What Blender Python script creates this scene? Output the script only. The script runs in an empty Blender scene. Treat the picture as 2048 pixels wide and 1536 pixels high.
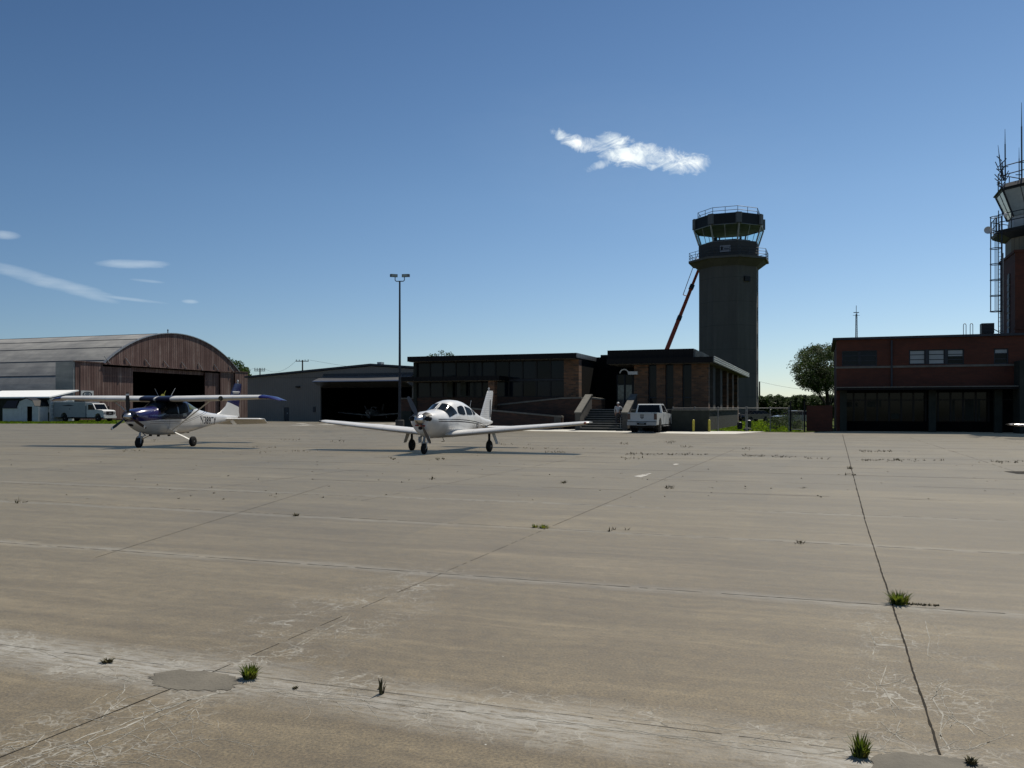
import bpy, math, random
from math import sin, cos, radians, pi, sqrt, atan, atan2
from mathutils import Vector, Matrix
random.seed(7)
R = random.Random(11)
SC = bpy.context.scene
C = SC.collection
F = 1700.0; HZ = 818.0; EYE = 1.6           # calibration: focal in photo pixels, horizon row, eye height

# ---------------------------------------------------------------- camera, sky, sun, exposure
cam = bpy.data.objects.new('camera', bpy.data.cameras.new('camera')); C.objects.link(cam)
cam.data.sensor_fit = 'HORIZONTAL'; cam.data.sensor_width = 36.0; cam.data.lens = F/2048*36
cam.data.shift_y = (HZ-768)/2048
cam.location = (0, 0, EYE); cam.rotation_euler = (pi/2, 0, 0)
cam.data.clip_start = .1; cam.data.clip_end = 12000
SC.camera = cam

SUN = Vector((.40, .55, 1.02)).normalized()      # towards the sun
SUN_EL = math.asin(SUN.z); SUN_AZ = atan2(SUN.x, SUN.y)
w = bpy.data.worlds.new("World"); SC.world = w; w.use_nodes = True
nt = w.node_tree; N = nt.nodes; L = nt.links; N.clear()
def wn(t, **k):
    n = N.new(t)
    for a, b in k.items(): setattr(n, a, b)
    return n
def wm(op, a, b=None, c=None, clamp=False):
    n = N.new('ShaderNodeMath'); n.operation = op; n.use_clamp = clamp
    for i, v in enumerate((a, b, c)):
        if v is None: continue
        if isinstance(v, (int, float)): n.inputs[i].default_value = v
        else: L.new(v, n.inputs[i])
    return n.outputs[0]
sky = wn('ShaderNodeTexSky', sky_type='NISHITA', sun_disc=False, sun_elevation=SUN_EL, sun_rotation=SUN_AZ,
         air_density=1.0, dust_density=0.0, ozone_density=1.6, altitude=200)
geo = wn('ShaderNodeTexCoord')
sep = wn('ShaderNodeSeparateXYZ'); L.new(geo.outputs['Generated'], sep.inputs[0])
X_, Y_, Z_ = sep.outputs
az = wm('ARCTAN2', X_, Y_)
el = wm('ARCTAN2', Z_, wm('SQRT', wm('ADD', wm('MULTIPLY', X_, X_), wm('MULTIPLY', Y_, Y_))))
cmb = wn('ShaderNodeCombineXYZ'); L.new(az, cmb.inputs[0]); L.new(el, cmb.inputs[1])
def wnoise(scale, detail, sx, sy, rough=.6, dist=0.0):
    mp = wn('ShaderNodeMapping'); mp.inputs['Scale'].default_value = (sx, sy, 1); L.new(cmb.outputs[0], mp.inputs[0])
    n = wn('ShaderNodeTexNoise'); n.inputs['Scale'].default_value = scale; n.inputs['Detail'].default_value = detail
    n.inputs['Roughness'].default_value = rough; n.inputs['Distortion'].default_value = dist
    L.new(mp.outputs[0], n.inputs['Vector']); return n.outputs['Fac']
def blob(px, py, rx, ry, ang, ns, amp, soft=.9):     # one cloud lobe by its direction in the sky
    a0 = atan((px-1024)/F); e0 = atan((HZ-py)/F*cos(a0))
    ca, sa = cos(radians(ang)), sin(radians(ang))
    dx = wm('SUBTRACT', az, a0); dy = wm('SUBTRACT', el, e0)
    u = wm('ADD', wm('MULTIPLY', dx, ca*F/rx), wm('MULTIPLY', dy, sa*F/rx))
    v = wm('SUBTRACT', wm('MULTIPLY', dy, ca*F/ry), wm('MULTIPLY', dx, sa*F/ry))
    r2 = wm('ADD', wm('MULTIPLY', u, u), wm('MULTIPLY', v, v))
    f = wm('ADD', wm('SUBTRACT', 1.0, r2), wm('MULTIPLY', wm('SUBTRACT', ns, .5), amp))
    return wm('DIVIDE', f, soft, clamp=True)
n1 = wnoise(34, 9, 1, 1.5, .66, .9); n2 = wnoise(14, 6, 1, 5, .6, .3)
def mx(lst):
    o = lst[0]
    for i in lst[1:]: o = wm('MAXIMUM', o, i)
    return o
big = mx([blob(1120,272,24,13,-25,n1,4.6,2.0), blob(1150,284,48,14,-14,n1,4.4,1.9), blob(1190,292,60,15,-4,n1,4.2,1.9), blob(1228,284,40,20,-14,n1,4.4,1.7), blob(1250,312,66,22,-8,n1,4.6,1.8),
          blob(1300,312,68,22,-14,n1,4.6,1.8), blob(1350,322,58,24,-10,n1,4.6,1.9), blob(1386,322,36,17,-8,n1,4.6,2.0), blob(1200,330,34,10,16,n1,4.6,2.4)])
big = wm('MULTIPLY', big, 1.3, None, True)
thin = mx([blob(85,560,125,13,-12,n2,2.2,1.6), blob(150,580,70,10,-14,n2,2.4,2.0), blob(265,528,62,9,3,n2,2.0,1.3), blob(8,470,26,8,0,n2,1.6,1.4),
           blob(296,562,30,3,-3,n2,1.6,2.6), blob(266,599,75,3.5,-4,n2,1.6,2.2), blob(380,603,17,4.5,0,n2,1.4,1.6)])
glow = blob(1270, 320, 380, 150, -8, n2, .8, 3.2)
hot = wm('MULTIPLY', big, big)
cloudfac = wm('MAXIMUM', wm('MULTIPLY', wm('POWER', big, 1.2), .95), wm('MULTIPLY', thin, .34))
cloudfac = wm('MAXIMUM', cloudfac, wm('MULTIPLY', glow, .05))
shade = wnoise(30, 4, 1, 1.6, .5, .4)
ramp = wn('ShaderNodeValToRGB'); L.new(wm('ADD', wm('MULTIPLY', shade, .9), wm('MULTIPLY', big, .12)), ramp.inputs[0])
ramp.color_ramp.elements[0].position = .3; ramp.color_ramp.elements[0].color = (10.2, 11.6, 12.4, 1)
ramp.color_ramp.elements[1].position = .62; ramp.color_ramp.elements[1].color = (14.5, 15.2, 15.0, 1)
tint = wn('ShaderNodeMixRGB', blend_type='MULTIPLY'); tint.inputs[0].default_value = 1
hz_ = wn('ShaderNodeValToRGB'); L.new(wm('MULTIPLY', el, 1.6), hz_.inputs[0]); hz_.color_ramp.interpolation = 'EASE'      # paler, bluer air near the horizon
hz_.color_ramp.elements[0].position = 0; hz_.color_ramp.elements[0].color = (.92, 1.02, 1.18, 1)
hz_.color_ramp.elements[1].position = .50; hz_.color_ramp.elements[1].color = (.86, 1.00, 1.10, 1); L.new(hz_.outputs[0], tint.inputs[2])
# the sky is deeper away from the sun's side and overhead
azf = wm('MULTIPLY', wm('ADD', .985, wm('MULTIPLY', az, .38)), wm('SUBTRACT', 1.0, wm('MULTIPLY', wm('MAXIMUM', 0, wm('SUBTRACT', el, .24)), .80)))
azc = wn('ShaderNodeCombineXYZ'); L.new(wm('POWER', azf, 1.25), azc.inputs[0]); L.new(wm('POWER', azf, .95), azc.inputs[1]); L.new(wm('POWER', azf, .7), azc.inputs[2])
front = wm('ADD', .5, wm('MULTIPLY', Y_, 1.2), None, True)
tn2 = wn('ShaderNodeMixRGB', blend_type='MULTIPLY'); L.new(front, tn2.inputs[0]); L.new(sky.outputs[0], tn2.inputs[1]); L.new(azc.outputs[0], tn2.inputs[2]); L.new(tn2.outputs[0], tint.inputs[1])
mixc = wn('ShaderNodeMixRGB'); L.new(cloudfac, mixc.inputs[0]); L.new(tint.outputs[0], mixc.inputs[1]); L.new(ramp.outputs[0], mixc.inputs[2])
bg = wn('ShaderNodeBackground'); bg.inputs[1].default_value = .065; L.new(mixc.outputs[0], bg.inputs[0])
L.new(bg.outputs[0], wn('ShaderNodeOutputWorld').inputs[0])

sl = bpy.data.objects.new('sun', bpy.data.lights.new('sun', 'SUN')); C.objects.link(sl)
sl.data.energy = 5.0; sl.data.angle = radians(.5); sl.data.color = (1, .93, .81)
sl.rotation_euler = SUN.to_track_quat('Z', 'Y').to_euler(); sl.location = (20, 20, 60)
SC.view_settings.view_transform = 'Standard'; SC.view_settings.look = 'None'
SC.view_settings.exposure = .2; SC.view_settings.gamma = 1

# ---------------------------------------------------------------- calibration helpers (real metres)
def G(px, py):                       # ground point seen at a photo pixel
    Y = F*EYE/(py-HZ); return ((px-1024)*Y/F, Y)
def XZ(px, Y): return ((px-1024)*Y/F, Y)
def zat(py, Y): return EYE+(HZ-py)*Y/F
TH = radians(20)                     # heading of the airfield grid
class Frame:
    def __init__(s, x, y, th): s.x, s.y, s.th = x, y, th; s.u = (cos(th), -sin(th)); s.v = (sin(th), cos(th))
    def p(s, a, d, z=0): return Vector((s.x+s.u[0]*a+s.v[0]*d, s.y+s.u[1]*a+s.v[1]*d, z))
    def s_at(s, px, d=0):            # where along the front line (offset d behind it) a photo column falls
        k = (px-1024)/F; x0 = s.x+s.v[0]*d; y0 = s.y+s.v[1]*d
        return (k*y0-x0)/(s.u[0]-k*s.u[1])
    def z_at(s, py, a, d=0): return zat(py, s.y+s.u[1]*a+s.v[1]*d)
WF = Frame(0, 0, 0)

class MB:
    def __init__(s): s.v = []; s.f = []
    def add(s, vs, fs):
        k = len(s.v); s.v += [tuple(v) for v in vs]; s.f += [tuple(i+k for i in f) for f in fs]; return s
    def box(s, x0, x1, y0, y1, z0, z1, fr=WF):
        a = [fr.p(x, y, z) for z in (z0, z1) for x, y in ((x0, y0), (x1, y0), (x1, y1), (x0, y1))]
        return s.add(a, [(3,2,1,0),(4,5,6,7),(0,1,5,4),(1,2,6,5),(2,3,7,6),(3,0,4,7)])
    def slab(s, pts, z0, z1):        # prism over a plan polygon
        n = len(pts)
        if not callable(z0): a0 = z0; z0 = lambda p: a0
        if not callable(z1): a1 = z1; z1 = lambda p: a1
        s.add([(p[0], p[1], z0(p)) for p in pts]+[(p[0], p[1], z1(p)) for p in pts],
              [tuple(range(n))[::-1], tuple(range(n, 2*n))]+[(i, (i+1) % n, n+(i+1) % n, n+i) for i in range(n)]); return s
    def extr(s, fr, prof, d0, d1):   # profile (a, z) in the front plane extruded from d0 to d1
        n = len(prof)
        return s.add([fr.p(a, d0, z) for a, z in prof]+[fr.p(a, d1, z) for a, z in prof],
              [tuple(range(n))[::-1], tuple(range(n, 2*n))]+[(i, (i+1) % n, n+(i+1) % n, n+i) for i in range(n)])
    def side(s, fr, prof, a0, a1):   # profile (d, z) extruded along the front axis
        n = len(prof)
        return s.add([fr.p(a0, d, z) for d, z in prof]+[fr.p(a1, d, z) for d, z in prof],
              [tuple(range(n))[::-1], tuple(range(n, 2*n))]+[(i, (i+1) % n, n+(i+1) % n, n+i) for i in range(n)])
    def tube(s, a, b, r0, r1=None, n=8, cap=True):
        a = Vector(a); b = Vector(b); r1 = r0 if r1 is None else r1
        d = (b-a)
        if d.length < 1e-6: return s
        d.normalize(); e = d.orthogonal().normalized(); g = d.cross(e)
        vs = [a+(e*cos(2*pi*i/n)+g*sin(2*pi*i/n))*r0 for i in range(n)]+[b+(e*cos(2*pi*i/n)+g*sin(2*pi*i/n))*r1 for i in range(n)]
        fs = [(i, (i+1) % n, n+(i+1) % n, n+i) for i in range(n)]
        if cap: fs += [tuple(range(n))[::-1], tuple(range(n, 2*n))]
        return s.add(vs, fs)
    def path(s, pts, r, n=8):
        for a, b in zip(pts, pts[1:]): s.tube(a, b, r, r, n)
        return s
    def loft(s, rings, cap=True):
        n = len(rings[0]); k = len(s.v)
        for r in rings: s.v += [tuple(p) for p in r]
        for j in range(len(rings)-1):
            for i in range(n):
                s.f.append((k+j*n+i, k+j*n+(i+1) % n, k+(j+1)*n+(i+1) % n, k+(j+1)*n+i))
        if cap: s.f.append(tuple(k+i for i in range(n))[::-1]); s.f.append(tuple(k+(len(rings)-1)*n+i for i in range(n)))
        return s
    def grid(s, rows):               # open sheet
        n = len(rows[0]); k = len(s.v)
        for r in rows: s.v += [tuple(p) for p in r]
        for j in range(len(rows)-1):
            for i in range(n-1): s.f.append((k+j*n+i, k+j*n+i+1, k+(j+1)*n+i+1, k+(j+1)*n+i))
        return s
    def sphere(s, c, rx, ry, rz, n=12, m=8):
        rings = []
        for j in range(m+1):
            t = pi*j/m; rr = max(sin(t), .02)
            rings.append([(c[0]+rx*rr*cos(2*pi*i/n), c[1]+ry*rr*sin(2*pi*i/n), c[2]-rz*cos(t)) for i in range(n)])
        return s.loft(rings)
    def lathe(s, c, ax, prof, n=16): # prof (t along axis, r)
        ax = Vector(ax).normalized(); e = ax.orthogonal().normalized(); g = ax.cross(e); c = Vector(c)
        return s.loft([[c+ax*t+(e*cos(2*pi*i/n)+g*sin(2*pi*i/n))*max(r, .0005) for i in range(n)] for t, r in prof])
    def wall(s, fr, a0, a1, d0, d1, z0, z1, holes=()):  # wall with rectangular holes (a0,a1,z0,z1)
        xs = sorted({a0, a1, *[h[0] for h in holes], *[h[1] for h in holes]}); xs = [x for x in xs if a0 <= x <= a1]
        for xa, xb in zip(xs, xs[1:]):
            m = (xa+xb)/2; cut = sorted([(h[2], h[3]) for h in holes if h[0] < m < h[1]])
            z = z0
            for c0, c1 in cut:
                if c0 > z+1e-4: s.box(xa, xb, d0, d1, z, c0, fr)
                z = max(z, c1)
            if z < z1-1e-4: s.box(xa, xb, d0, d1, z, z1, fr)
        return s

def wloc(o):
    v = Vector((0, 0, 0))
    while o: v += o.location; o = o.parent
    return v
def tag(o, label=None, cat=None, group=None, kind=None):
    if label: o['label'] = label
    if cat: o['category'] = cat
    if group: o['group'] = group
    if kind: o['kind'] = kind
    return o
def obj(name, mb, m, parent=None, smooth=False, at=None):
    me = bpy.data.meshes.new(name)
    if parent is not None: off = wloc(parent)
    elif at is not None: off = Vector(at)
    else:
        xs = [v[0] for v in mb.v]; ys = [v[1] for v in mb.v]; zs = [v[2] for v in mb.v]
        off = Vector(((min(xs)+max(xs))/2, (min(ys)+max(ys))/2, min(zs)))
    me.from_pydata([(v[0]-off.x, v[1]-off.y, v[2]-off.z) for v in mb.v], [], mb.f)
    me.validate()
    import bmesh
    bm = bmesh.new(); bm.from_mesh(me); bmesh.ops.recalc_face_normals(bm, faces=bm.faces[:]); bm.to_mesh(me); bm.free()
    if smooth:
        me.shade_smooth()
        try: me.set_sharp_from_angle(angle=radians(smooth if smooth is not True else 35))
        except Exception: pass
    for mm in (m if isinstance(m, (list, tuple)) else [m]): me.materials.append(mm)
    o = bpy.data.objects.new(name, me); C.objects.link(o)
    if parent is not None: o.parent = parent
    else: o.location = off
    return o
def thing(name, loc, label, cat, group=None, rz=0):
    o = bpy.data.objects.new(name, None); C.objects.link(o); o.location = loc; o.rotation_euler = (0, 0, rz)
    o.empty_display_size = .3
    return tag(o, label, cat, group)
def struct(name, mb, m, smooth=False):
    return tag(obj(name, mb, m, smooth=smooth, at=(0, 0, 0)), kind='structure')
def kids(o): return [c for c in bpy.data.objects if c.parent is o]
def copy_tree(o, parent=None):
    c = o.copy(); C.objects.link(c)
    if parent is not None: c.parent = parent
    for k in kids(o): copy_tree(k, c)
    return c
def text_mb(s, size, xf, depth=.002, bold=0):      # lettering as mesh; xf maps (x,y,z) of the text plane
    cu = bpy.data.curves.new('t', 'FONT'); cu.body = s; cu.size = size; cu.extrude = depth; cu.offset = bold
    cu.space_character = 1.12; cu.align_x = 'CENTER'; cu.align_y = 'CENTER'
    o = bpy.data.objects.new('t', cu); C.objects.link(o)
    dg = bpy.context.evaluated_depsgraph_get(); me = bpy.data.meshes.new_from_object(o.evaluated_get(dg))
    mb = MB(); mb.add([xf(*v.co) for v in me.vertices], [tuple(p.vertices) for p in me.polygons])
    bpy.data.objects.remove(o); bpy.data.curves.remove(cu); bpy.data.meshes.remove(me)
    return mb

# ---------------------------------------------------------------- materials
class NT:
    def __init__(s, name):
        s.m = bpy.data.materials.new(name); s.m.use_nodes = True; s.t = s.m.node_tree; s.N = s.t.nodes; s.L = s.t.links
        s.b = s.N['Principled BSDF']; s._tc = None
    def tc(s):
        if not s._tc: s._tc = s.N.new('ShaderNodeTexCoord')
        return s._tc.outputs['Object']
    def math(s, op, a, b=None, c=None, clamp=False):
        n = s.N.new('ShaderNodeMath'); n.operation = op; n.use_clamp = clamp
        for i, v in enumerate((a, b, c)):
            if v is None: continue
            if isinstance(v, (int, float)): n.inputs[i].default_value = v
            else: s.L.new(v, n.inputs[i])
        return n.outputs[0]
    def dot(s, axis, vec=None):
        n = s.N.new('ShaderNodeVectorMath'); n.operation = 'DOT_PRODUCT'; s.L.new(vec or s.tc(), n.inputs[0]); n.inputs[1].default_value = axis
        return n.outputs['Value']
    def comb(s, x, y, z=0):
        n = s.N.new('ShaderNodeCombineXYZ')
        for i, v in enumerate((x, y, z)):
            if isinstance(v, (int, float)): n.inputs[i].default_value = v
            else: s.L.new(v, n.inputs[i])
        return n.outputs[0]
    def noise(s, scale, detail=4, vec=None, rough=.6, dist=0):
        n = s.N.new('ShaderNodeTexNoise'); s.L.new(vec or s.tc(), n.inputs['Vector'])
        n.inputs['Scale'].default_value = scale; n.inputs['Detail'].default_value = detail; n.inputs['Roughness'].default_value = rough
        n.inputs['Distortion'].default_value = dist
        return n.outputs['Fac']
    def ramp(s, f, pts):
        n = s.N.new('ShaderNodeValToRGB'); s.L.new(f, n.inputs[0]); e = n.color_ramp.elements
        while len(e) < len(pts): e.new(.5)
        for k, (p, c) in enumerate(pts): e[k].position = p; e[k].color = (*c, 1) if len(c) == 3 else c
        return n.outputs[0]
    def mix(s, f, a, b, bt='MIX'):
        n = s.N.new('ShaderNodeMixRGB'); n.blend_type = bt
        for i, v in enumerate((f, a, b)):
            if isinstance(v, (int, float)): n.inputs[i].default_value = v
            elif isinstance(v, tuple): n.inputs[i].default_value = (*v[:3], 1)
            else: s.L.new(v, n.inputs[i])
        return n.outputs[0]
    def set(s, k, v):
        if isinstance(v, (int, float)): s.b.inputs[k].default_value = v
        elif isinstance(v, tuple): s.b.inputs[k].default_value = (*v[:3], 1)
        else: s.L.new(v, s.b.inputs[k])
        return s
    def bump(s, h, strength=.3, dist=.02):
        n = s.N.new('ShaderNodeBump'); n.inputs['Strength'].default_value = strength; n.inputs['Distance'].default_value = dist
        s.L.new(h, n.inputs['Height']); s.L.new(n.outputs[0], s.b.inputs['Normal']); return s
def translucent(t, k=.5):           # thin leaves let sunlight through
    bs = t.b.inputs['Base Color'].links[0].from_socket; tr = t.N.new('ShaderNodeBsdfTranslucent'); mx_ = t.N.new('ShaderNodeMixShader'); br = t.N.new('ShaderNodeMixRGB'); br.blend_type = 'MULTIPLY'
    br.inputs[0].default_value = 1; br.inputs[2].default_value = (1.5, 1.6, .8, 1); t.L.new(bs, br.inputs[1]); t.L.new(br.outputs[0], tr.inputs[0]); mx_.inputs[0].default_value = k
    t.L.new(t.b.outputs[0], mx_.inputs[1]); t.L.new(tr.outputs[0], mx_.inputs[2]); out = [n for n in t.N if n.type == 'OUTPUT_MATERIAL'][0]; t.L.new(mx_.outputs[0], out.inputs[0])
def mat(name, col, rough=.6, metal=0, var=.25, scale=3, spec=None, bump=0):
    t = NT(name); n = t.noise(scale, 5)
    lo = tuple(c*(1-var) for c in col); hi = tuple(min(1, c*(1+var)) for c in col)
    t.set('Base Color', t.ramp(n, [(.3, lo), (.7, hi)])).set('Roughness', rough).set('Metallic', metal)
    if spec is not None: t.set('Specular IOR Level', spec)
    if bump: t.bump(t.noise(scale*12, 3), bump, .01)
    return t.m
UA = (cos(TH), -sin(TH), 0); VA = (sin(TH), cos(TH), 0)
def brick_mat(name, c1, c2, mort, axis, bw=.24, bh=.08, var=.3):
    t = NT(name); a = t.dot(axis); z = t.dot((0, 0, 1))
    n = t.N.new('ShaderNodeTexBrick'); t.L.new(t.comb(a, z), n.inputs['Vector'])
    n.inputs['Scale'].default_value = 1; n.inputs['Brick Width'].default_value = bw; n.inputs['Row Height'].default_value = bh
    n.inputs['Mortar Size'].default_value = .008; n.inputs['Color1'].default_value = (*c1, 1); n.inputs['Color2'].default_value = (*c2, 1); n.inputs['Mortar'].default_value = (*mort, 1)
    st = t.noise(1.0, 5, t.comb(t.math('MULTIPLY', a, .6), t.math('MULTIPLY', z, 1.2)))
    t.set('Base Color', t.mix(1, n.outputs['Color'], t.ramp(st, [(.3, (1-var,)*3), (.7, (1+var,)*3)]), 'MULTIPLY')).set('Roughness', .85)
    t.bump(n.outputs['Fac'], -.4, .01)
    return t.m
def rib_mat(name, cols, axis, pitch=.3, rough=.6, metal=0, streak=(2.5, .12), depth=.35, spec=.4):
    t = NT(name); a = t.dot(axis); z = t.dot((0, 0, 1))
    sn = t.noise(1.0, 6, t.comb(t.math('MULTIPLY', a, streak[0]), t.math('MULTIPLY', z, streak[1])), .7)
    patch = t.noise(.35, 4, t.comb(a, z))
    col = t.ramp(t.math('ADD', t.math('MULTIPLY', sn, .75), t.math('MULTIPLY', patch, .25)), cols)
    rib = t.math('PINGPONG', a, pitch/2); rib = t.math('DIVIDE', rib, pitch/2)
    ribl = t.math('GREATER_THAN', rib, .86)
    col = t.mix(t.math('MULTIPLY', ribl, depth), col, (cols[0][1][0]*.45, cols[0][1][1]*.45, cols[0][1][2]*.45))
    t.set('Base Color', col).set('Roughness', rough).set('Metallic', metal).set('Specular IOR Level', spec)
    t.bump(rib, .5, .03)
    return t.m
M = {}
M['white'] = mat('white_paint', (.62, .62, .60), .45, var=.06, scale=1.5)
M['offwhite'] = mat('weathered_white_paint', (.45, .46, .46), .6, var=.12, scale=2)
M['black'] = mat('black_paint', (.006, .006, .007), .5, var=.3, spec=.25)
M['rubber'] = mat('tyre_rubber', (.012, .012, .012), .85, var=.3, spec=.2)
M['steel'] = mat('galvanised_steel', (.28, .29, .30), .45, .6, var=.15)
M['darksteel'] = mat('dark_painted_steel', (.018, .024, .034), .5, 0, var=.3, spec=.3)
M['alu'] = mat('bare_aluminium', (.5, .5, .5), .3, .9, var=.1)
M['concrete'] = mat('cast_concrete', (.075, .072, .066), .9, var=.25, scale=2.2, bump=.2, spec=.2)
M['concdark'] = mat('grey_retaining_wall_concrete', (.030, .034, .029), .9, var=.25, scale=1.5, bump=.2, spec=.2)
M['capstone'] = mat('limestone_cap', (.13, .125, .11), .85, var=.2, scale=3, spec=.2)
M['glassdark'] = mat('dark_tinted_glass', (.003, .004, .006), .08, var=.2, spec=.10)
M['glassblue'] = mat('blue_tinted_glass', (.003, .006, .012), .1, var=.25, scale=.6, spec=.12)
M['interior'] = mat('painted_shade_interior', (.006, .006, .006), .95, var=.3, spec=.05)  # near-black base colour stands in for shade inside buildings and recesses
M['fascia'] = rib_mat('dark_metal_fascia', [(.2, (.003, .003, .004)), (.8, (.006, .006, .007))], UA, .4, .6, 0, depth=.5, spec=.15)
M['soffit'] = mat('pale_soffit', (.09, .085, .075), .8, var=.15, spec=.2)
M['orange'] = mat('orange_boom_paint', (.30, .045, .012), .5, var=.2, scale=2)
M['yellow'] = mat('yellow_bollard_paint', (.42, .36, .04), .55, var=.2)
M['towerc'] = mat('grey_tower_panels', (.072, .068, .062), .85, var=.12, scale=.4, spec=.25)
t = NT('grey_tower_panels'); sx = t.N.new('ShaderNodeSeparateXYZ'); t.L.new(t.tc(), sx.inputs[0])
hs = t.noise(1.0, 6, t.comb(t.math('MULTIPLY', sx.outputs[0], 1.4), t.math('MULTIPLY', sx.outputs[2], .10), t.math('MULTIPLY', sx.outputs[1], 1.4)), .65)
pj = t.math('LESS_THAN', t.math('PINGPONG', sx.outputs[2], 1.6), .025)
cc = t.ramp(t.math('ADD', t.math('MULTIPLY', hs, .6), t.math('MULTIPLY', t.noise(.25, 5), .4)), [(.34, (.078, .071, .063)), (.5, (.094, .086, .077)), (.66, (.112, .103, .092))])
t.set('Base Color', t.mix(t.math('MULTIPLY', pj, .5), cc, (.03, .03, .03))).set('Roughness', .85).set('Specular IOR Level', .2); t.bump(t.noise(6, 4), .3, .02); M['towerc'] = t.m
M['blind'] = mat('white_blinds', (.30, .33, .34), .8, var=.1, scale=.8, spec=.1)
# ---------------------------------------------------------------- ground
U = Vector(UA); V = Vector(VA)
def vof(px, py): g = G(px, py); return g[0]*V.x+g[1]*V.y
def uof(px, py): g = G(px, py); return g[0]*U.x+g[1]*U.y
vJ = [vof(1000, 1413), vof(1024, 1157), vof(1450, 1076), vof(1450, 1020)]
t = NT('weathered_apron_concrete'); a = t.dot(UA); v = t.dot(VA)
warp = t.math('MULTIPLY', t.math('SUBTRACT', t.noise(.8, 3), .5), .35); vw = t.math('ADD', v, warp)
st1 = t.noise(1.0, 7, t.comb(t.math('MULTIPLY', a, .22), t.math('MULTIPLY', vw, 2.6)), .68)
st2 = t.noise(1.0, 5, t.comb(t.math('MULTIPLY', a, 1.6), t.math('MULTIPLY', vw, 11.0)), .6)
st3 = t.noise(1.0, 6, t.comb(t.math('MULTIPLY', a, .05), t.math('MULTIPLY', v, .55)), .7)
mott = t.noise(.33, 5, None, .6); fine = t.noise(60, 4, None, .8); mid = t.noise(9, 5, None, .65)
fac = t.math('ADD', t.math('ADD', t.math('MULTIPLY', st1, .34), t.math('MULTIPLY', st2, .20)), t.math('ADD', t.math('MULTIPLY', st3, .20), t.math('MULTIPLY', mott, .26)))
base = t.ramp(fac, [(.40, (.070, .062, .049)), (.46, (.088, .078, .061)), (.505, (.103, .093, .073)), (.55, (.124, .113, .091)), (.61, (.165, .155, .132))])
base = t.mix(1, base, t.ramp(mid, [(.33, (.80,)*3), (.67, (1.18,)*3)]), 'MULTIPLY')
base = t.mix(1, base, t.ramp(fine, [(.36, (.40,)*3), (.5, (1.0,)*3), (.66, (1.6,)*3)]), 'MULTIPLY')
pale = t.math('MULTIPLY', t.math('SUBTRACT', t.noise(1.0, 7, t.comb(t.math('MULTIPLY', a, .20), t.math('MULTIPLY', vw, 3.6)), .7), .565), 9.0, clamp=True)
dark_ = t.math('MULTIPLY', t.math('SUBTRACT', .44, t.noise(1.0, 7, t.comb(t.math('MULTIPLY', a, .16), t.math('ADD', t.math('MULTIPLY', v, 2.4), 31.0)), .7)), 8.0, clamp=True)
base = t.mix(t.math('MULTIPLY', dark_, .24), base, (.062, .056, .045)); base = t.mix(t.math('MULTIPLY', pale, .50), base, (.20, .185, .155))
# each poured slab has a tone of its own
cell = t.N.new('ShaderNodeTexWhiteNoise'); cell.noise_dimensions = '2D'
t.L.new(t.comb(t.math('FLOOR', t.math('DIVIDE', t.math('ADD', a, .9), 4.06)), t.math('FLOOR', t.math('DIVIDE', t.math('SUBTRACT', v, vJ[0]), 2.75))), cell.inputs['Vector'])
base = t.mix(1, base, t.ramp(cell.outputs['Value'], [(0, (.90, .895, .90)), (1, (1.10, 1.09, 1.06))]), 'MULTIPLY')
base = t.mix(1, base, (1.01, .865, .62), 'MULTIPLY')
# lime bloom along the joints
bl = None
for vj, wd, k in ((vJ[0]-.10, .42, 1.25), (vJ[1]-.02, .18, .6), (vJ[2], .14, .5), (vJ[3], .16, .5)):
    d = t.math('ABSOLUTE', t.math('SUBTRACT', vw, vj+.0))
    q = t.math('MULTIPLY', t.math('SUBTRACT', 1.0, t.math('DIVIDE', d, wd), clamp=True), k)
    bl = q if bl is None else t.math('MAXIMUM', bl, q)
sp = t.noise(1.0, 6, t.comb(t.math('MULTIPLY', a, 5), t.math('MULTIPLY', v, 26)), .75)
sp = t.math('MULTIPLY', t.math('SUBTRACT', sp, .36), 5.0, clamp=True)
sp2 = t.math('MULTIPLY', t.math('SUBTRACT', t.noise(.45, 4, None, .6), .30), 5.0, clamp=True)
bl = t.math('MULTIPLY', t.math('MULTIPLY', bl, sp), sp2)
base = t.mix(t.math('MULTIPLY', bl, .85), base, (.26, .25, .225))
# lime filled map cracking near the joints: distorted cell edges, only close to the joints
dv = t.N.new('ShaderNodeVectorMath'); dv.operation = 'MULTIPLY_ADD'; nz = t.N.new('ShaderNodeTexNoise'); nz.inputs['Scale'].default_value = 5; nz.inputs['Detail'].default_value = 4; t.L.new(t.tc(), nz.inputs['Vector'])
t.L.new(nz.outputs['Color'], dv.inputs[0]); dv.inputs[1].default_value = (.45, .45, 0); t.L.new(t.tc(), dv.inputs[2])
def cells(sc, wd, sx=1.0):
    vo = t.N.new('ShaderNodeTexVoronoi'); vo.feature = 'DISTANCE_TO_EDGE'; vo.inputs['Scale'].default_value = sc
    mp = t.N.new('ShaderNodeVectorMath'); mp.operation = 'MULTIPLY'; mp.inputs[1].default_value = (sx, 1, 0); t.L.new(dv.outputs[0], mp.inputs[0]); t.L.new(mp.outputs[0], vo.inputs['Vector'])
    return t.math('SUBTRACT', 1.0, t.math('DIVIDE', vo.outputs['Distance'], wd), clamp=True)
uB = uof(440, 1338); uA = uof(1880, 1510)
def near(coord, c0, wd): return t.math('SUBTRACT', 1.0, t.math('DIVIDE', t.math('ABSOLUTE', t.math('SUBTRACT', coord, c0)), wd), clamp=True)
lowv = t.math('SUBTRACT', 1.0, t.math('DIVIDE', t.math('SUBTRACT', v, 5.0), 3.4), clamp=True)
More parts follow.
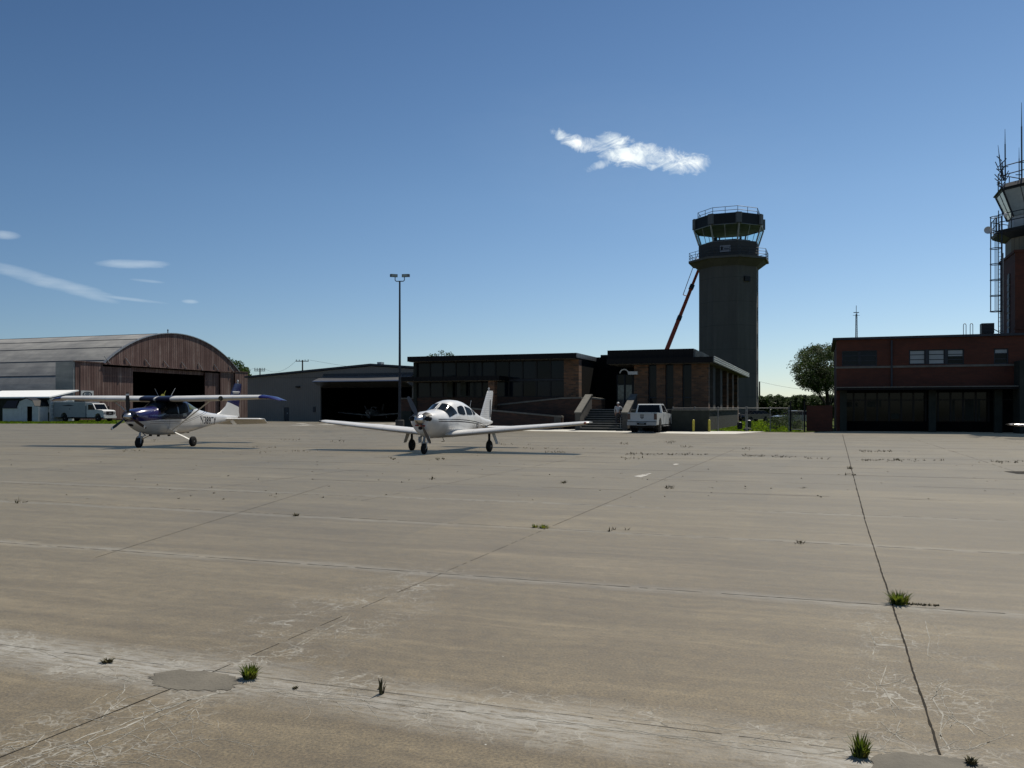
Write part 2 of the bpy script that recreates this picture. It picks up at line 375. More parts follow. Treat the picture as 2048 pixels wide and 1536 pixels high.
jn = t.math('MAXIMUM', near(v, vJ[0]-.08, .45), t.math('MULTIPLY', t.math('MAXIMUM', near(a, uA, .60), near(a, uB-.05, .75)), lowv))
jn = t.math('MULTIPLY', t.math('MULTIPLY', jn, 2.2, clamp=True), t.math('MULTIPLY', t.math('SUBTRACT', t.noise(1.6, 4, None, .6), .43), 7.0, clamp=True))
ck = t.math('MAXIMUM', t.math('MULTIPLY', cells(3.2, .020), 1.0), t.math('MULTIPLY', cells(8.5, .045, .6), .55))
base = t.mix(t.math('MULTIPLY', t.math('MULTIPLY', ck, jn), .9), base, (.31, .30, .265))
# old oil spots
oil = t.math('MULTIPLY', t.math('SUBTRACT', t.noise(.55, 3, None, .45), .66), 9.0, clamp=True)
base = t.mix(t.math('MULTIPLY', oil, .35), base, (.05, .045, .036))
# scattered pale smears lying along the broom finish
sm = t.noise(1.0, 6, t.comb(t.math('MULTIPLY', a, .7), t.math('MULTIPLY', vw, 9)), .72)
smg = t.math('MULTIPLY', t.math('SUBTRACT', t.noise(.16, 3, None, .5), .42), 4.0, clamp=True)
sm = t.math('MULTIPLY', t.math('MULTIPLY', t.math('SUBTRACT', sm, .60), 6.0, clamp=True), smg)
base = t.mix(t.math('MULTIPLY', sm, .5), base, (.185, .16, .12))
spk = t.N.new('ShaderNodeTexVoronoi'); spk.inputs['Scale'].default_value = 7; t.L.new(t.tc(), spk.inputs['Vector'])
dots = t.math('LESS_THAN', spk.outputs['Distance'], .035)
dots = t.math('MULTIPLY', dots, t.math('GREATER_THAN', t.noise(2.3, 1), .55))
base = t.mix(dots, base, (.4, .4, .38))
t.set('Base Color', base).set('Roughness', t.math('ADD', .52, t.math('MULTIPLY', mid, .2))).set('Specular IOR Level', .22).set('Sheen Weight', .40).set('Sheen Roughness', .5)
t.b.inputs['Sheen Tint'].default_value = (1, .88, .68, 1)
t.bump(t.math('ADD', t.math('MULTIPLY', fine, .5), t.math('ADD', t.math('MULTIPLY', st2, .6), t.math('MULTIPLY', mid, .5))), .35, .012)
M['apron'] = t.m
t = NT('mown_grass'); n = t.noise(1.2, 7, None, .7); n2_ = t.noise(.12, 3)
t.set('Base Color', t.mix(1, t.ramp(n, [(.3, (.018, .03, .005)), (.52, (.045, .065, .008)), (.7, (.10, .115, .018))]), t.ramp(n2_, [(.3, (.7,)*3), (.7, (1.2,)*3)]), 'MULTIPLY')).set('Roughness', 1).set('Specular IOR Level', .1)
t.bump(t.noise(12, 4), .8, .1); M['grassg'] = t.m
M['sidewalk'] = mat('new_pale_concrete', (.42, .41, .37), .7, var=.12, scale=.8, bump=.1)
M['asphaltpatch'] = mat('grey_patch_mortar', (.102, .092, .072), .85, var=.28, scale=3, bump=.6)
M['joint'] = mat('dirty_joint_filler', (.022, .019, .015), .9, var=.4, scale=6, spec=.1)
M['lime'] = mat('lime_filled_crack', (.25, .24, .21), .9, var=.35, scale=9, spec=.1)
M['paint'] = mat('worn_marking_paint', (.30, .29, .26), .8, var=.3, scale=6)

gm = MB(); S = 2500; gm.add([(-S, -S, -.03), (S, -S, -.03), (S, S, -.03), (-S, S, -.03)], [(0, 1, 2, 3)])
struct('ground', gm, M['grassg'])
# apron outline
ax = []
e1 = G(-900, 847.5); e2 = G(238, 847.8); e3 = G(262, 842); e4 = G(300, 838)
far = [(-140, e1[1]+14), e2, e3, XZ(300, 128), XZ(500, 150), XZ(560, 112), XZ(800, 104), XZ(960, 90), XZ(1400, 75), XZ(1432, 60.6), (XZ(1605, 57.6)), XZ(1690, 62), (90, 45), (90, -30), (-140, -30)]
am = MB(); am.add([(p[0], p[1], 0) for p in far], [tuple(range(len(far)))])
struct('concrete_apron', am, M['apron'])

# joints: thin ragged sealant strips
def ragged(mb, p, q, w0, step=.12, amp=.35, z=.004, gap=0.0, rnd=R):
    z = z*.45; p = Vector((*p, z)); q = Vector((*q, z)); d = q-p; Ln = d.length; d.normalize(); nrm = Vector((-d.y, d.x, 0))
    n = max(2, int(Ln/step)); k = len(mb.v); wob = 0
    for i in range(n+1):
        wob = wob*.85+rnd.uniform(-1, 1)*w0*.18; c = p+d*(Ln*i/n)+nrm*wob
        dist = sqrt(c.x**2+c.y**2); ww = w0*(1+rnd.uniform(-amp, amp))*(1+dist*.012)
        mb.v += [tuple(c-nrm*ww/2), tuple(c+nrm*ww/2)]
    for i in range(n):
        if rnd.random() < gap: continue
        mb.f.append((k+2*i, k+2*i+2, k+2*i+3, k+2*i+1))
jm = MB()
def gl(a, b, e0=0, e1=0):
    a = Vector(G(*a)); b = Vector(G(*b)); d = (b-a).normalized(); return tuple(a-d*e0), tuple(b+d*e1)
for a_, b_, w0, e0, e1 in (((1880,1510),(1730,1040),.011,0,0), ((1730,1040),(1685,869),.014,0,0), ((0,1515),(440,1338),.008,1,0), ((440,1338),(865,1155),.005,0,0),
                       ((865,1155),(1110,1050),.006,0,0), ((1110,1050),(1430,915),.008,0,6), ((240,1100),(560,1000),.007,.5,3)):
    p, q = gl(a_, b_, e0, e1); ragged(jm, p, q, w0, .05 if w0 > .0105 and a_[1] > 1000 else .1, .7 if w0 > .011 else .35, gap=.0 if w0 > .006 else .2)
for a_, b_, w0, gp in (((0,1289),(1691,1499),.0032,.10), ((0,1085),(2048,1230),.008,.12), ((1000,1052),(2048,1109),.008,.25), ((1000,1003),(2048,1042),.010,.3)):
    p, q = gl(a_, b_, 0 if b_[0] == 1691 else 12, 0 if b_[0] == 1691 else 5); ragged(jm, p, q, w0, .08, .5, gap=gp)
o0 = Vector(G(1024, 1003))
for k in range(1, 19):
    c = o0+V.xy*2.75*k; wl = min(24+k*2.2, 46)
    ragged(jm, c-U.xy*wl*1.6, c+U.xy*wl, (.013+.0022*k)*(1.25 if k % 3 == 0 else .8), .5, .5, gap=.18 if k % 3 else .02)
for k in list(range(-9, 0))+[2, 3, 4, 5]:     # long joints either side
    ua = uof(865, 1155)+4.06*k if k < 0 else uof(1730, 1040)+4.06*(k-1)
    v0, v1 = (13, 64) if k < 0 else (6, 52)
    if k < -6: v0, v1 = 22, 70
    p = U.xy*ua+V.xy*v0; q = U.xy*ua+V.xy*v1
    ragged(jm, tuple(p), tuple(q), .007 if k < 0 else .012, .3, .5, gap=.35)
struct('apron_joints', jm, M['joint'])

# lime filled cracks
cm = MB()
def crack(px, py, ang, ln, w, depth=0, jit=.55):
    a0 = radians(ang); x, y = px, py; pts = [(x, y)]; a1 = a0
    n = int(ln/9)
    for i in range(n):
        a1 += R.uniform(-jit, jit); a1 = a0+(a1-a0)*.75
        st = 9
        x += cos(a1)*st; y -= sin(a1)*st*.55; pts.append((x, y))
        if depth < 2 and R.random() < .16: crack(x, y, ang+R.choice((-1, 1))*R.uniform(25, 80), ln*.35*R.uniform(.4, 1.2), w*.75, depth+1, jit)
    for p, q in zip(pts, pts[1:]):
        if p[1] < 840 or q[1] < 840: continue
        ragged(cm, G(*p), G(*q), w*R.uniform(.5, 1.1), .05, .5, z=.003)
for px, py, an, ln, w in ((20,1532,32,260,.006),(60,1536,30,330,.006),(0,1500,24,90,.005),(150,1536,26,300,.004),(240,1470,28,200,.005),(200,1440,60,90,.005),(230,1400,40,110,.006),
        (250,1350,-30,120,.005),(180,1410,35,120,.005),(0,1480,15,90,.005),(560,1305,28,110,.005),(600,1290,30,90,.004),(430,1340,20,80,.004),(290,1400,-35,60,.005),(270,1430,60,70,.005),
        (60,1300,-8,150,.004),(0,1310,-6,130,.005),(130,1330,-12,130,.004),(520,1385,-6,240,.004),(640,1400,-7,240,.0035),(380,1385,20,90,.005),(300,1440,15,160,.004),(330,1500,22,200,.003),
        (1750,1385,95,80,.004),(1780,1400,-60,70,.005),(1800,1360,60,60,.004),(1750,1300,110,60,.004),(1860,1400,75,90,.005),(1870,1370,-75,130,.005),(1900,1420,-60,110,.005),(1850,1240,-70,120,.004),
        (1830,1230,40,60,.004),(1880,1480,80,90,.005),(1900,1500,30,90,.004),(1700,1490,20,110,.004),(1760,1500,70,90,.004),(1930,1500,20,110,.004),(1820,1480,170,90,.004),(1820,1515,10,120,.004),
        (1960,1390,-15,90,.0035),(1650,1480,-5,120,.0035),(1350,1440,-8,160,.0035),(1150,1425,-8,200,.003),(1500,1480,-8,160,.003),(770,1190,25,80,.003),(720,1215,30,80,.003),(640,1260,28,90,.004)):
    crack(px, py, an, ln, w)
def long_crack(pts, w):              # long lime filled cracks fanning out from the lower left patch
    P = []
    for (x0, y0), (x1, y1) in zip(pts, pts[1:]):
        n = max(2, int(abs(x1-x0)/14))
        for i in range(n): P.append((x0+(x1-x0)*i/n+R.uniform(-2.5, 2.5), y0+(y1-y0)*i/n+R.uniform(-1.6, 1.6)))
    P.append(pts[-1])
    for p, q in zip(P, P[1:]): ragged(cm, G(*p), G(*q), w*R.uniform(.5, 1.3), .04, .6, z=.003)
for pts, w_ in (([(480,1378),(380,1400),(270,1440),(160,1478),(60,1512),(0,1536)], .011), ([(440,1386),(340,1412),(230,1462),(120,1505),(40,1540)], .012), ([(420,1392),(330,1430),(240,1475),(150,1520),(110,1550)], .008),
                ([(300,1384),(250,1398),(215,1424),(200,1440)], .008), ([(300,1350),(262,1362),(210,1352),(190,1344)], .006), ([(205,1442),(160,1436),(130,1452),(90,1470),(60,1500)], .006), ([(600,1290),(650,1262),(690,1240),(700,1228)], .006),
                ([(560,1306),(620,1276),(660,1262)], .006), ([(0,1500),(60,1494),(90,1498)], .006), ([(500,1372),(620,1384),(760,1394),(900,1412)], .006), ([(520,1380),(640,1394),(800,1410),(960,1428)], .006), ([(900,1420),(1100,1440),(1300,1466),(1500,1490),(1640,1508)], .006),
                ([(1000,1432),(1200,1456),(1400,1482),(1600,1514)], .005), ([(1775,1330),(1760,1370),(1780,1396),(1800,1420)], .007), ([(1760,1372),(1800,1362),(1815,1368)], .007), ([(1880,1370),(1868,1400),(1885,1430),(1880,1470),(1900,1500)], .008),
                ([(1890,1430),(1930,1450),(1950,1470)], .006), ([(1850,1240),(1862,1280),(1855,1310),(1885,1330)], .006), ([(1735,1250),(1750,1290),(1745,1310)], .005), ([(1800,1440),(1790,1470),(1820,1490)], .006), ([(1640,1508),(1720,1498),(1800,1506)], .006)):
    long_crack(pts, w_)
struct('apron_cracks', cm, M['lime'])
def gpoly(pts, z): return [(*G(*p), z) for p in pts]
pm = MB()
P1 = [(300,1352),(345,1340),(420,1343),(468,1352),(478,1368),(455,1380),(390,1383),(330,1378),(305,1366)]
P2 = [(1748,1512),(1790,1506),(1870,1512),(1940,1522),(1975,1536),(1990,1575),(1800,1580),(1742,1545)]
def jitter(P):
    out = []
    for (a, b), (c, d) in zip(P, P[1:]+P[:1]):
        for i in range(7): out.append((a+(c-a)*i/7+R.uniform(-8, 8), b+(d-b)*i/7+R.uniform(-2.6, 2.6)))
    return out
for P in (P1, P2):
    J = jitter(P); pm.add(gpoly(J, .0026), [tuple(range(len(J)))])
struct('mortar_patches', pm, M['asphaltpatch'])
mm_ = MB()
for P in ([(1266,953),(1286,949),(1298,950),(1282,955)], [(1288,949),(1300,947),(1304,948),(1292,950)], [(1344,929),(1352,927.5),(1360,928.5),(1350,930.5)]):
    mm_.add(gpoly(P, .005), [(0, 1, 2, 3)])
struct('worn_markings', mm_, M['paint'])
# pale new strip of walkway in front of the terminal, and smears before the metal hangar
sw = MB()
A_ = [(880,861.5),(1000,861.3),(1240,864.8),(1340,867),(1590,868.3),(1612,865.2),(1700,868),(1700,864),(1600,862.5),(1340,861.3),(1230,859.4),(880,858.2)]
sw.add(gpoly(A_[:4]+[(1420,868.2),(1470,868)]+[(1530,863.3),(1432,862.6),(1340,861.0),(1230,859.2),(880,857.2)], .008), [tuple(range(11))])
struct('walkway', sw, M['sidewalk'])
sm_ = MB()
for k in range(16):
    px = R.uniform(560, 840); py = R.uniform(846.5, 853.5); ln = R.uniform(14, 70)
    sm_.add(gpoly([(px, py), (px+ln*.4, py-.5), (px+ln, py-.1), (px+ln*.6, py+.7)], .006), [(0, 1, 2, 3)])
struct('pale_ground_smears', sm_, M['paint'])
sk = MB()
for k in range(14):
    px = R.uniform(560, 880); py = R.uniform(844.5, 853); ln = R.uniform(20, 60)
    sk.add(gpoly([(px, py), (px+ln*.4, py-.4), (px+ln, py-.1), (px+ln*.6, py+.4)], .0065), [(0, 1, 2, 3)])
struct('dark_ground_smears', sk, M['joint'])
dg_ = MB(); dg_.add(gpoly([(2008,943),(2060,943),(2080,949),(2035,948)], .007), [(0, 1, 2, 3)])
struct('ground_patch', dg_, M['joint'])

# ---------------------------------------------------------------- weeds
t = NT('dry_weed_blades'); t.set('Base Color', t.ramp(t.noise(14, 2), [(.35, (.04, .065, .012)), (.55, (.10, .12, .025)), (.7, (.18, .15, .05))])).set('Roughness', .8); t.set('Specular IOR Level', .2)
translucent(t, .4); M['weed'] = t.m
t = NT('dead_weed_blades'); t.set('Base Color', t.ramp(t.noise(14, 2), [(.35, (.04, .03, .015)), (.5, (.07, .065, .022)), (.7, (.14, .10, .05))])).set('Roughness', .9); M['dead'] = t.m
def tuft(mb, x, y, r, h, n, flat=0):
    for i in range(n):
        a_ = R.uniform(0, 2*pi); rr = r*R.random()**.7*.55; bx = x+cos(a_)*rr; by = y+sin(a_)*rr
        an = a_+R.uniform(-.7, .7); hh = h*R.uniform(.35, 1)*(1-rr/r*.4); out = r*R.uniform(.15, .9)+flat; wd = .0035+.003*R.random()+r*.01
        px, py = -sin(an)*wd, cos(an)*wd; k = len(mb.v)
        mb.v += [(bx-px, by-py, 0), (bx+px, by+py, 0), (bx+cos(an)*out*.35-px*.8, by+sin(an)*out*.35-py*.8, hh*.6), (bx+cos(an)*out*.35+px*.8, by+sin(an)*out*.35+py*.8, hh*.6),
                 (bx+cos(an)*out, by+sin(an)*out, hh)]
        mb.f += [(k, k+1, k+3, k+2), (k+2, k+3, k+4)]
for px, py, wpx, hpx, n, m, lab in ((1797,1208,46,30,150,'weed','bright green spiky grass tuft on the long joint at right'), (500,1356,40,30,170,'weed','dense dark grass tuft beside the grey mortar patch'),
      (1720,1512,44,50,90,'weed','tall spiky weed at the near edge beside the lower right patch'), (215,1325,26,10,50,'dead','low brown weed with a trailing stem at lower left'),
      (762,1388,18,42,16,'dead','thin upright wispy weed alone on the concrete at lower middle'), (1942,1528,26,16,70,'dead','small dark brown weed in the lower right corner'),
      (1088,1056,26,9,60,'weed','low green tuft in front of the diagonal joint'), (1070,1055,16,10,30,'weed','small wispy tuft just left of the low green tuft'),
      (592,1032,16,9,40,'dead','small dark weed alone in the middle left concrete'), (590,1377,14,5,30,'dead','tiny brown weed right of the mortar patch'),
      (1700,938,14,8,30,'dead','dark weed growing on the far part of the long joint'), (760,1378,10,6,20,'dead','tiny sprig at the foot of the thin wispy weed')):
    g = G(px, py); sc = g[1]/F; mb = MB(); tuft(mb, g[0], g[1], wpx*sc*.6, hpx*sc*1.05, n)
    tag(obj('grass_tuft', mb, M[m]), lab, 'weed', 'weeds growing from the apron joints')
sb = MB(); tuft(sb, *G(1812, 1207), .02, .02, 6); p, q = G(1800, 1208), G(1878, 1212)
for i in range(60):
    f_ = R.random(); x = p[0]+(q[0]-p[0])*f_; y = p[1]+(q[1]-p[1])*f_+R.uniform(-.02, .02); tuft(sb, x, y, .02, .02, 2)
tag(obj('creeping_weed', sb, M['dead']), 'brown runner creeping right from the bright green tuft', 'weed')
mb = MB()
for (x0, x1, py, n) in ((1250,1415,909,70),(1480,1530,912,26),(1540,1590,914,18),(1610,1660,917,12),(1710,1890,921,60),(1240,1290,917,14),(1330,1350,885,24),(1240,1260,888,14),(1715,1790,903,40),(1980,2048,924,26),
                       (780,800,918,10),(870,890,919,10),(1090,1130,905,24),(560,600,880,16),(660,700,883,12),(30,60,1006,6),(500,560,895,10),(1360,1390,894,14),(1480,1500,898,8),(1330,1345,975,10),(1120,1135,966,8),(860,870,958,6),(1600,1610,977,4),
                       (240,300,902,10),(980,1060,889,14),(1040,1200,897,16),(570,640,902,12),(1590,1608,1085,4),(1180,1260,1060,3),(1690,1712,950,8),(300,330,880,8),(520,545,905,6)):
    for i in range(n):
        px = R.uniform(x0, x1); g = G(px, py+R.gauss(0, 1.1)); tuft(mb, g[0], g[1], R.uniform(.03, .09), R.uniform(.02, .11), 5)
for i in range(130):
    px = R.uniform(0, 2048); g = G(px, R.uniform(868, 1000)); tuft(mb, g[0], g[1], R.uniform(.02, .06), R.uniform(.01, .04), 6)
tag(obj('scattered_weeds', mb, M['dead'], at=(0, 0, 0)), 'small brown weeds scattered along the far apron joints', 'weeds', kind='stuff')
# grass verges with blades
def verge(name, fn, n, h, lab, m):
    mb = MB()
    for i in range(n):
        x, y = fn(); a_ = R.uniform(0, pi); ww = R.uniform(.05, .14); hh = h*R.uniform(.3, 1); lean = R.uniform(-.1, .1)
        mb.add([(x-cos(a_)*ww, y-sin(a_)*ww, -.03), (x+cos(a_)*ww, y+sin(a_)*ww, -.03), (x+lean, y+lean, hh)], [(0, 1, 2)])
    return tag(obj(name, mb, m, at=(0, 0, 0)), lab, 'grass', kind='stuff')
t = NT('grass_blades'); t.set('Base Color', t.ramp(t.noise(.9, 4), [(.3, (.04, .075, .006)), (.55, (.09, .135, .013)), (.72, (.19, .22, .035))])).set('Roughness', .9).set('Specular IOR Level', .15)
translucent(t, .5); M['blade'] = t.m
def f1():
    py = R.uniform(840.5, 847.5); return G(R.uniform(-40, 232), py)
verge('grass_verge', f1, 9000, .14, 'sunlit green grass strip in front of the shed and box truck', M['blade'])
def f2():
    while True:
        px = R.uniform(1418, 1600); py = R.uniform(841, 862.5)
        if px > 1478 or py > 863-(px-1418)*.22: return G(px, py)
verge('lawn', f2, 9000, .12, 'green lawn behind the chain link fence', M['blade'])

# ---------------------------------------------------------------- trees
t = NT('tree_leaves'); tn = t.N.new('ShaderNodeObjectInfo')
t.set('Base Color', t.ramp(t.noise(.9, 5), [(.3, (.010, .024, .005)), (.5, (.028, .056, .008)), (.72, (.085, .13, .02))])).set('Roughness', .7).set('Specular IOR Level', .2)
translucent(t, .35); M['leaf'] = t.m
M['bark'] = mat('tree_bark', (.035, .028, .02), .95, var=.4, scale=6, bump=.5)
def leaves(mb, c, r, n, ls, rnd):
    for i in range(n):
        d = Vector((rnd.gauss(0, 1), rnd.gauss(0, 1), rnd.gauss(0, 1))); d.normalize(); p = Vector(c)+Vector((d.x*r[0], d.y*r[1], d.z*r[2]))*rnd.random()**.45
        e = Vector((rnd.gauss(0, 1), rnd.gauss(0, 1), rnd.gauss(0, 1))).normalized(); g = e.orthogonal().normalized(); s_ = ls*rnd.uniform(.6, 1.3)
        k = len(mb.v); mb.v += [tuple(p-e*s_), tuple(p+g*s_*.5), tuple(p+e*s_), tuple(p-g*s_*.5)]; mb.f.append((k, k+1, k+2, k+3))
def tree(name, loc, h, cr, label, group=None, n_cl=70, ls=.14, seed=1, base=.25, trunk_r=.25, per=90, shape=None):
    rnd = random.Random(seed); root = thing(name, (loc[0], loc[1], -.03), label, 'tree', group)
    tm = MB(); x, y = loc; pts = [(x, y, -.1), (x+.1, y, h*base), (x-.1, y+.1, h*.55), (x, y, h*.8)]
    for (a_, b_), (r0, r1) in zip(zip(pts, pts[1:]), ((trunk_r, trunk_r*.8), (trunk_r*.8, trunk_r*.45), (trunk_r*.45, trunk_r*.15))): tm.tube(a_, b_, r0, r1, 8)
    cm_ = MB()
    for i in range(n_cl):
        if shape == 'box': c = (x+rnd.uniform(-cr, cr), y+rnd.uniform(-cr, cr), h*rnd.uniform(.08, .93)**.8)
        elif shape: c = shape(rnd)
        else:
            d = Vector((rnd.gauss(0, 1), rnd.gauss(0, 1), rnd.gauss(0, 1))).normalized()*rnd.random()**.4
            c = Vector((x+d.x*cr, y+d.y*cr, h*(.5+base/2)+d.z*h*(.5-base/2)*.92))
        c = Vector(c)
        if i % 3 == 0:
            s_ = Vector(pts[2]) if c.z > h*.55 else Vector(pts[1]); tm.tube(s_, c, trunk_r*.22, trunk_r*.05, 5)
        rr = rnd.uniform(.055, .13)*h
        leaves(cm_, c, (rr, rr, rr*.7), int(per*rnd.uniform(.6, 1.3)), ls, rnd)
    obj('trunk', tm, M['bark'], root); obj('crown', cm_, M['leaf'], root)
    return root
# ---------------------------------------------------------------- big arched hangar (front runs along V)
Hx = XZ(147, 116.0); HF = Frame(Hx[0], Hx[1], radians(-70.6))
s205, s268, s412, s440, s467, s478, s493 = [HF.s_at(p) for p in (205, 268, 412, 440, 467, 478, 493)]
zE = 8.1; zP = HF.z_at(667, HF.s_at(355)); sc_ = (s205+s478)/2
AXH = (HF.u[0], HF.u[1], 0)
M['rust'] = rib_mat('faded_red_corrugated_siding', [(.32, (.058, .032, .028)), (.45, (.105, .060, .052)), (.55, (.155, .100, .087)), (.66, (.30, .235, .205))], AXH, .45, .75, 0, (1.5, .06), .75, .2)
t = NT('weathered_metal_roof'); a_ = t.dot((HF.v[0], HF.v[1], 0)); z_ = t.dot((0, 0, 1))
nn = t.noise(.3, 6, None, .65); n3 = t.noise(1.0, 5, t.comb(t.math('MULTIPLY', a_, .15), t.math('MULTIPLY', z_, 1.4)))
t.set('Base Color', t.ramp(t.math('ADD', t.math('MULTIPLY', nn, .55), t.math('MULTIPLY', n3, .45)), [(.36, (.15, .15, .148)), (.5, (.21, .208, .198)), (.64, (.29, .285, .265))])).set('Roughness', .6); t.bump(nn, .3, .1)
M['oldroof'] = t.m
rt = thing('arched_hangar', HF.p(sc_, 0, 0), 'large old hangar with faded red corrugated front and grey barrel roof', 'hangar')
hw = (s478-s205)/2; rise = zP-zE; RR = (hw*hw+rise*rise)/(2*rise); zc = zP-RR; LEN = 62
amax = math.acos(max(-1, (2.2-zc)/RR)) if zc < 2.2 else 1.3
def arc(r, am, n=40): return [(sc_+r*sin(-am+2*am*i/n), zc+r*cos(-am+2*am*i/n)) for i in range(n+1)]
ab = math.asin(hw/RR)
# front gable above the doors
g_ = MB(); prof = [(sc_-hw, zE)]+[(a, z) for a, z in arc(RR-.12, ab)][1:-1]+[(sc_+hw, zE)]; g_.extr(HF, prof, -.15, .15)
obj('gable', g_, M['rust'], rt)
# roof shell
o_ = arc(RR, amax); i_ = arc(RR-.3, amax); rm = MB()
for k in range(len(o_)-1):
    rm.extr(HF, [o_[k], o_[k+1], i_[k+1], i_[k]], .16, LEN)
obj('roof', rm, M['oldroof'], rt, smooth=30)
sm2 = MB()
for al in (-.18, -.36, -.50, -.66, -.80, -.93, .2, .5, .8):
    r_ = RR+.05; pr = [(sc_+(r_)*sin(al+d), zc+(r_)*cos(al+d)) for d in (-.002, .002)]+[(sc_+(RR-.02)*sin(al+d), zc+(RR-.02)*cos(al+d)) for d in (.002, -.002)]
    sm2.extr(HF, pr, .2, LEN)
obj('roof_seams', sm2, M['darksteel'], rt)
bk = MB(); bk.extr(HF, [(sc_-RR*sin(amax), 0)]+arc(RR-.32, amax)+[(sc_+RR*sin(amax), 0)], LEN-.5, LEN-.2); obj('back_wall', bk, M['interior'], rt)
sw_ = MB()
for sg in (-1, 1):
    a0 = sc_+sg*RR*sin(amax); sw_.box(min(a0, a0-sg*.3), max(a0, a0-sg*.3), .3, LEN-.6, -.1, 2.35, HF)
obj('side_wall', sw_, M['oldroof'], rt)
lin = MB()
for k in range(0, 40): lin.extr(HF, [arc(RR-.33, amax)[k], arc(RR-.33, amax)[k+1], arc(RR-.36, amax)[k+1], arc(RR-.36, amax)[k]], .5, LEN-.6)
lin.box(s268-4, s412+4, .5, LEN-1, .01, .03, HF); obj('shade_lining', lin, M['interior'], rt)  # near-black inner skin and floor put shade into the open hangar
rm2 = MB(); rm2.extr(HF, [(a, z+.02) for a, z in arc(RR, ab)]+[(a, z) for a, z in arc(RR-.10, ab)][::-1], -.28, .155); obj('roof_edge_trim', rm2, M['steel'], rt)
for k, (a0, a1, d) in enumerate(((HF.s_at(159), s205, 0), (s205, s268, .28), (s412, s440, .28), (s440, s467, 0), (s467, s493, -.28))):
    dm = MB(); dm.box(a0+.03, a1-.03, d-.1, d+.1, .08, zE-(.42 if k in (1, 2) else .0), HF)
    dd = obj('door_leaf', dm, M['rust'], rt)
fm = MB(); fm.box(s205, s478, -.3, -.16, zE-.15, zE+.02, HF); fm.box(0, s205, -.2, .15, zE+.01, zE+.12, HF); fm.box(s467, s493, -.45, .1, zE-.0, zE+.1, HF)
fm.box(s268, s412, .45, .6, zE-.9, zE-.3, HF)
obj('door_header', fm, M['rust'], rt)
pk = MB(); pk.box(0, .25, 0, 3.2, 0, zE, HF); pk.box(.25, HF.s_at(159)+.0, 3.0, 3.2, 0, zE, HF); obj('door_pocket', pk, M['oldroof'], rt); pk = MB(); pk.box(s493-.1, s493, .15, 3.2, 0, zE, HF); obj('door_pocket', pk, M['towerc'], rt)
pk2 = MB(); pk2.box(.26, HF.s_at(159), -.05, .1, 0, zE, HF); obj('door_pocket', pk2, M['rust'], rt)
for k in range(8):
    a = s205+1+(s478-s205-3)*k/7; bm_ = MB(); bm_.tube(HF.p(a, -.38, zE), HF.p(a-.9, -.2, zE+1.0), .05); obj('bracket', bm_, M['steel'], rt)
vt = MB(); p_ = HF.p(sc_, 2, zP); vt.tube(p_, p_+Vector((0, 0, .5)), .08); vt.sphere(p_+Vector((0, 0, .6)), .13, .13, .14, 8, 5); obj('roof_vent', vt, M['darksteel'], rt)
# sign on the hangar door
sg = MB(); a0, a1 = HF.s_at(162, -.3), HF.s_at(187, -.3); z0, z1 = HF.z_at(796, a0), HF.z_at(781, a0)
t_ = thing('hangar_sign', HF.p((a0+a1)/2, -.3, z0), 'square white sign with a dark oval emblem on the hangar wall', 'sign')
sg.box(a0, a1, -.32, -.22, z0, z1, HF); obj('panel', sg, M['offwhite'], t_)
em = MB(); ca, cz = (a0+a1)/2, (z0+z1)/2
def ring(mb, fr, ca, cz, ra, rz, th, d, n=32):
    for i in range(n):
        q = [(ca+ra*k*cos(2*pi*j/n), cz+rz*k*sin(2*pi*j/n)) for j, k in ((i, 1), (i+1, 1), (i+1, 1-th), (i, 1-th))]
        mb.extr(fr, q, d, d+.01)
ring(em, HF, ca, cz, (a1-a0)*.38, (z1-z0)*.36, .25, -.335)
for k, (w_, dz) in enumerate(((.28, .12), (.42, -.02), (.3, -.15))): em.box(ca-(a1-a0)*w_/2, ca+(a1-a0)*w_/2, -.335, -.325, cz+dz*(z1-z0), cz+(dz+.06)*(z1-z0), HF)
obj('emblem', em, M['darksteel'], t_)

# ---------------------------------------------------------------- grey metal hangar
mx0 = XZ(495, 116); MF = Frame(mx0[0], mx0[1], TH)
t = NT('grey_ribbed_siding'); a_ = t.dot(UA); rib = t.math('DIVIDE', t.math('PINGPONG', a_, .15), .15)
nn = t.noise(.25, 5); t.set('Base Color', t.mix(t.math('MULTIPLY', t.math('GREATER_THAN', rib, .85), .3), t.ramp(nn, [(.3, (.135, .128, .118)), (.7, (.16, .152, .142))]), (.06, .06, .06))).set('Roughness', .75).set('Specular IOR Level', .2); t.bump(rib, .5, .03)
M['gsiding'] = t.m
sR, sO, sO2, sD0, sD1 = MF.s_at(743), MF.s_at(641), MF.s_at(824), MF.s_at(568), MF.s_at(578); sE = sR*2+2
zRg = MF.z_at(731, sR); zEv = MF.z_at(756, 0); LB = 24
rt = thing('metal_hangar', MF.p(sR, 0, 0), 'low grey ribbed metal hangar with dark open bay and raised door', 'hangar')
zO = MF.z_at(772, sO); wl = MB()
def rz(a): return zEv+(zRg-zEv)*(1-abs(a-sR)/sR)
wl.wall(MF, 0, sE, 0, .25, -.1, zEv-.02, [(sO, sO2, -.1, min(zO, zEv-.3)), (sD0, sD1, -.1, MF.z_at(815, sD0))])
wl.extr(MF, [(0, zEv-.02), (sE, zEv-.02), (sE, rz(sE)-.1), (sR, zRg-.1), (0, zEv-.0)], 0, .25)
wl.box(0, .25, .26, LB, -.1, zEv, MF); wl.box(sE-.25, sE, .26, LB, -.1, rz(sE)-.1, MF); wl.box(0, sE, LB, LB+.2, -.1, zEv, MF)
obj('wall', wl, M['gsiding'], rt)
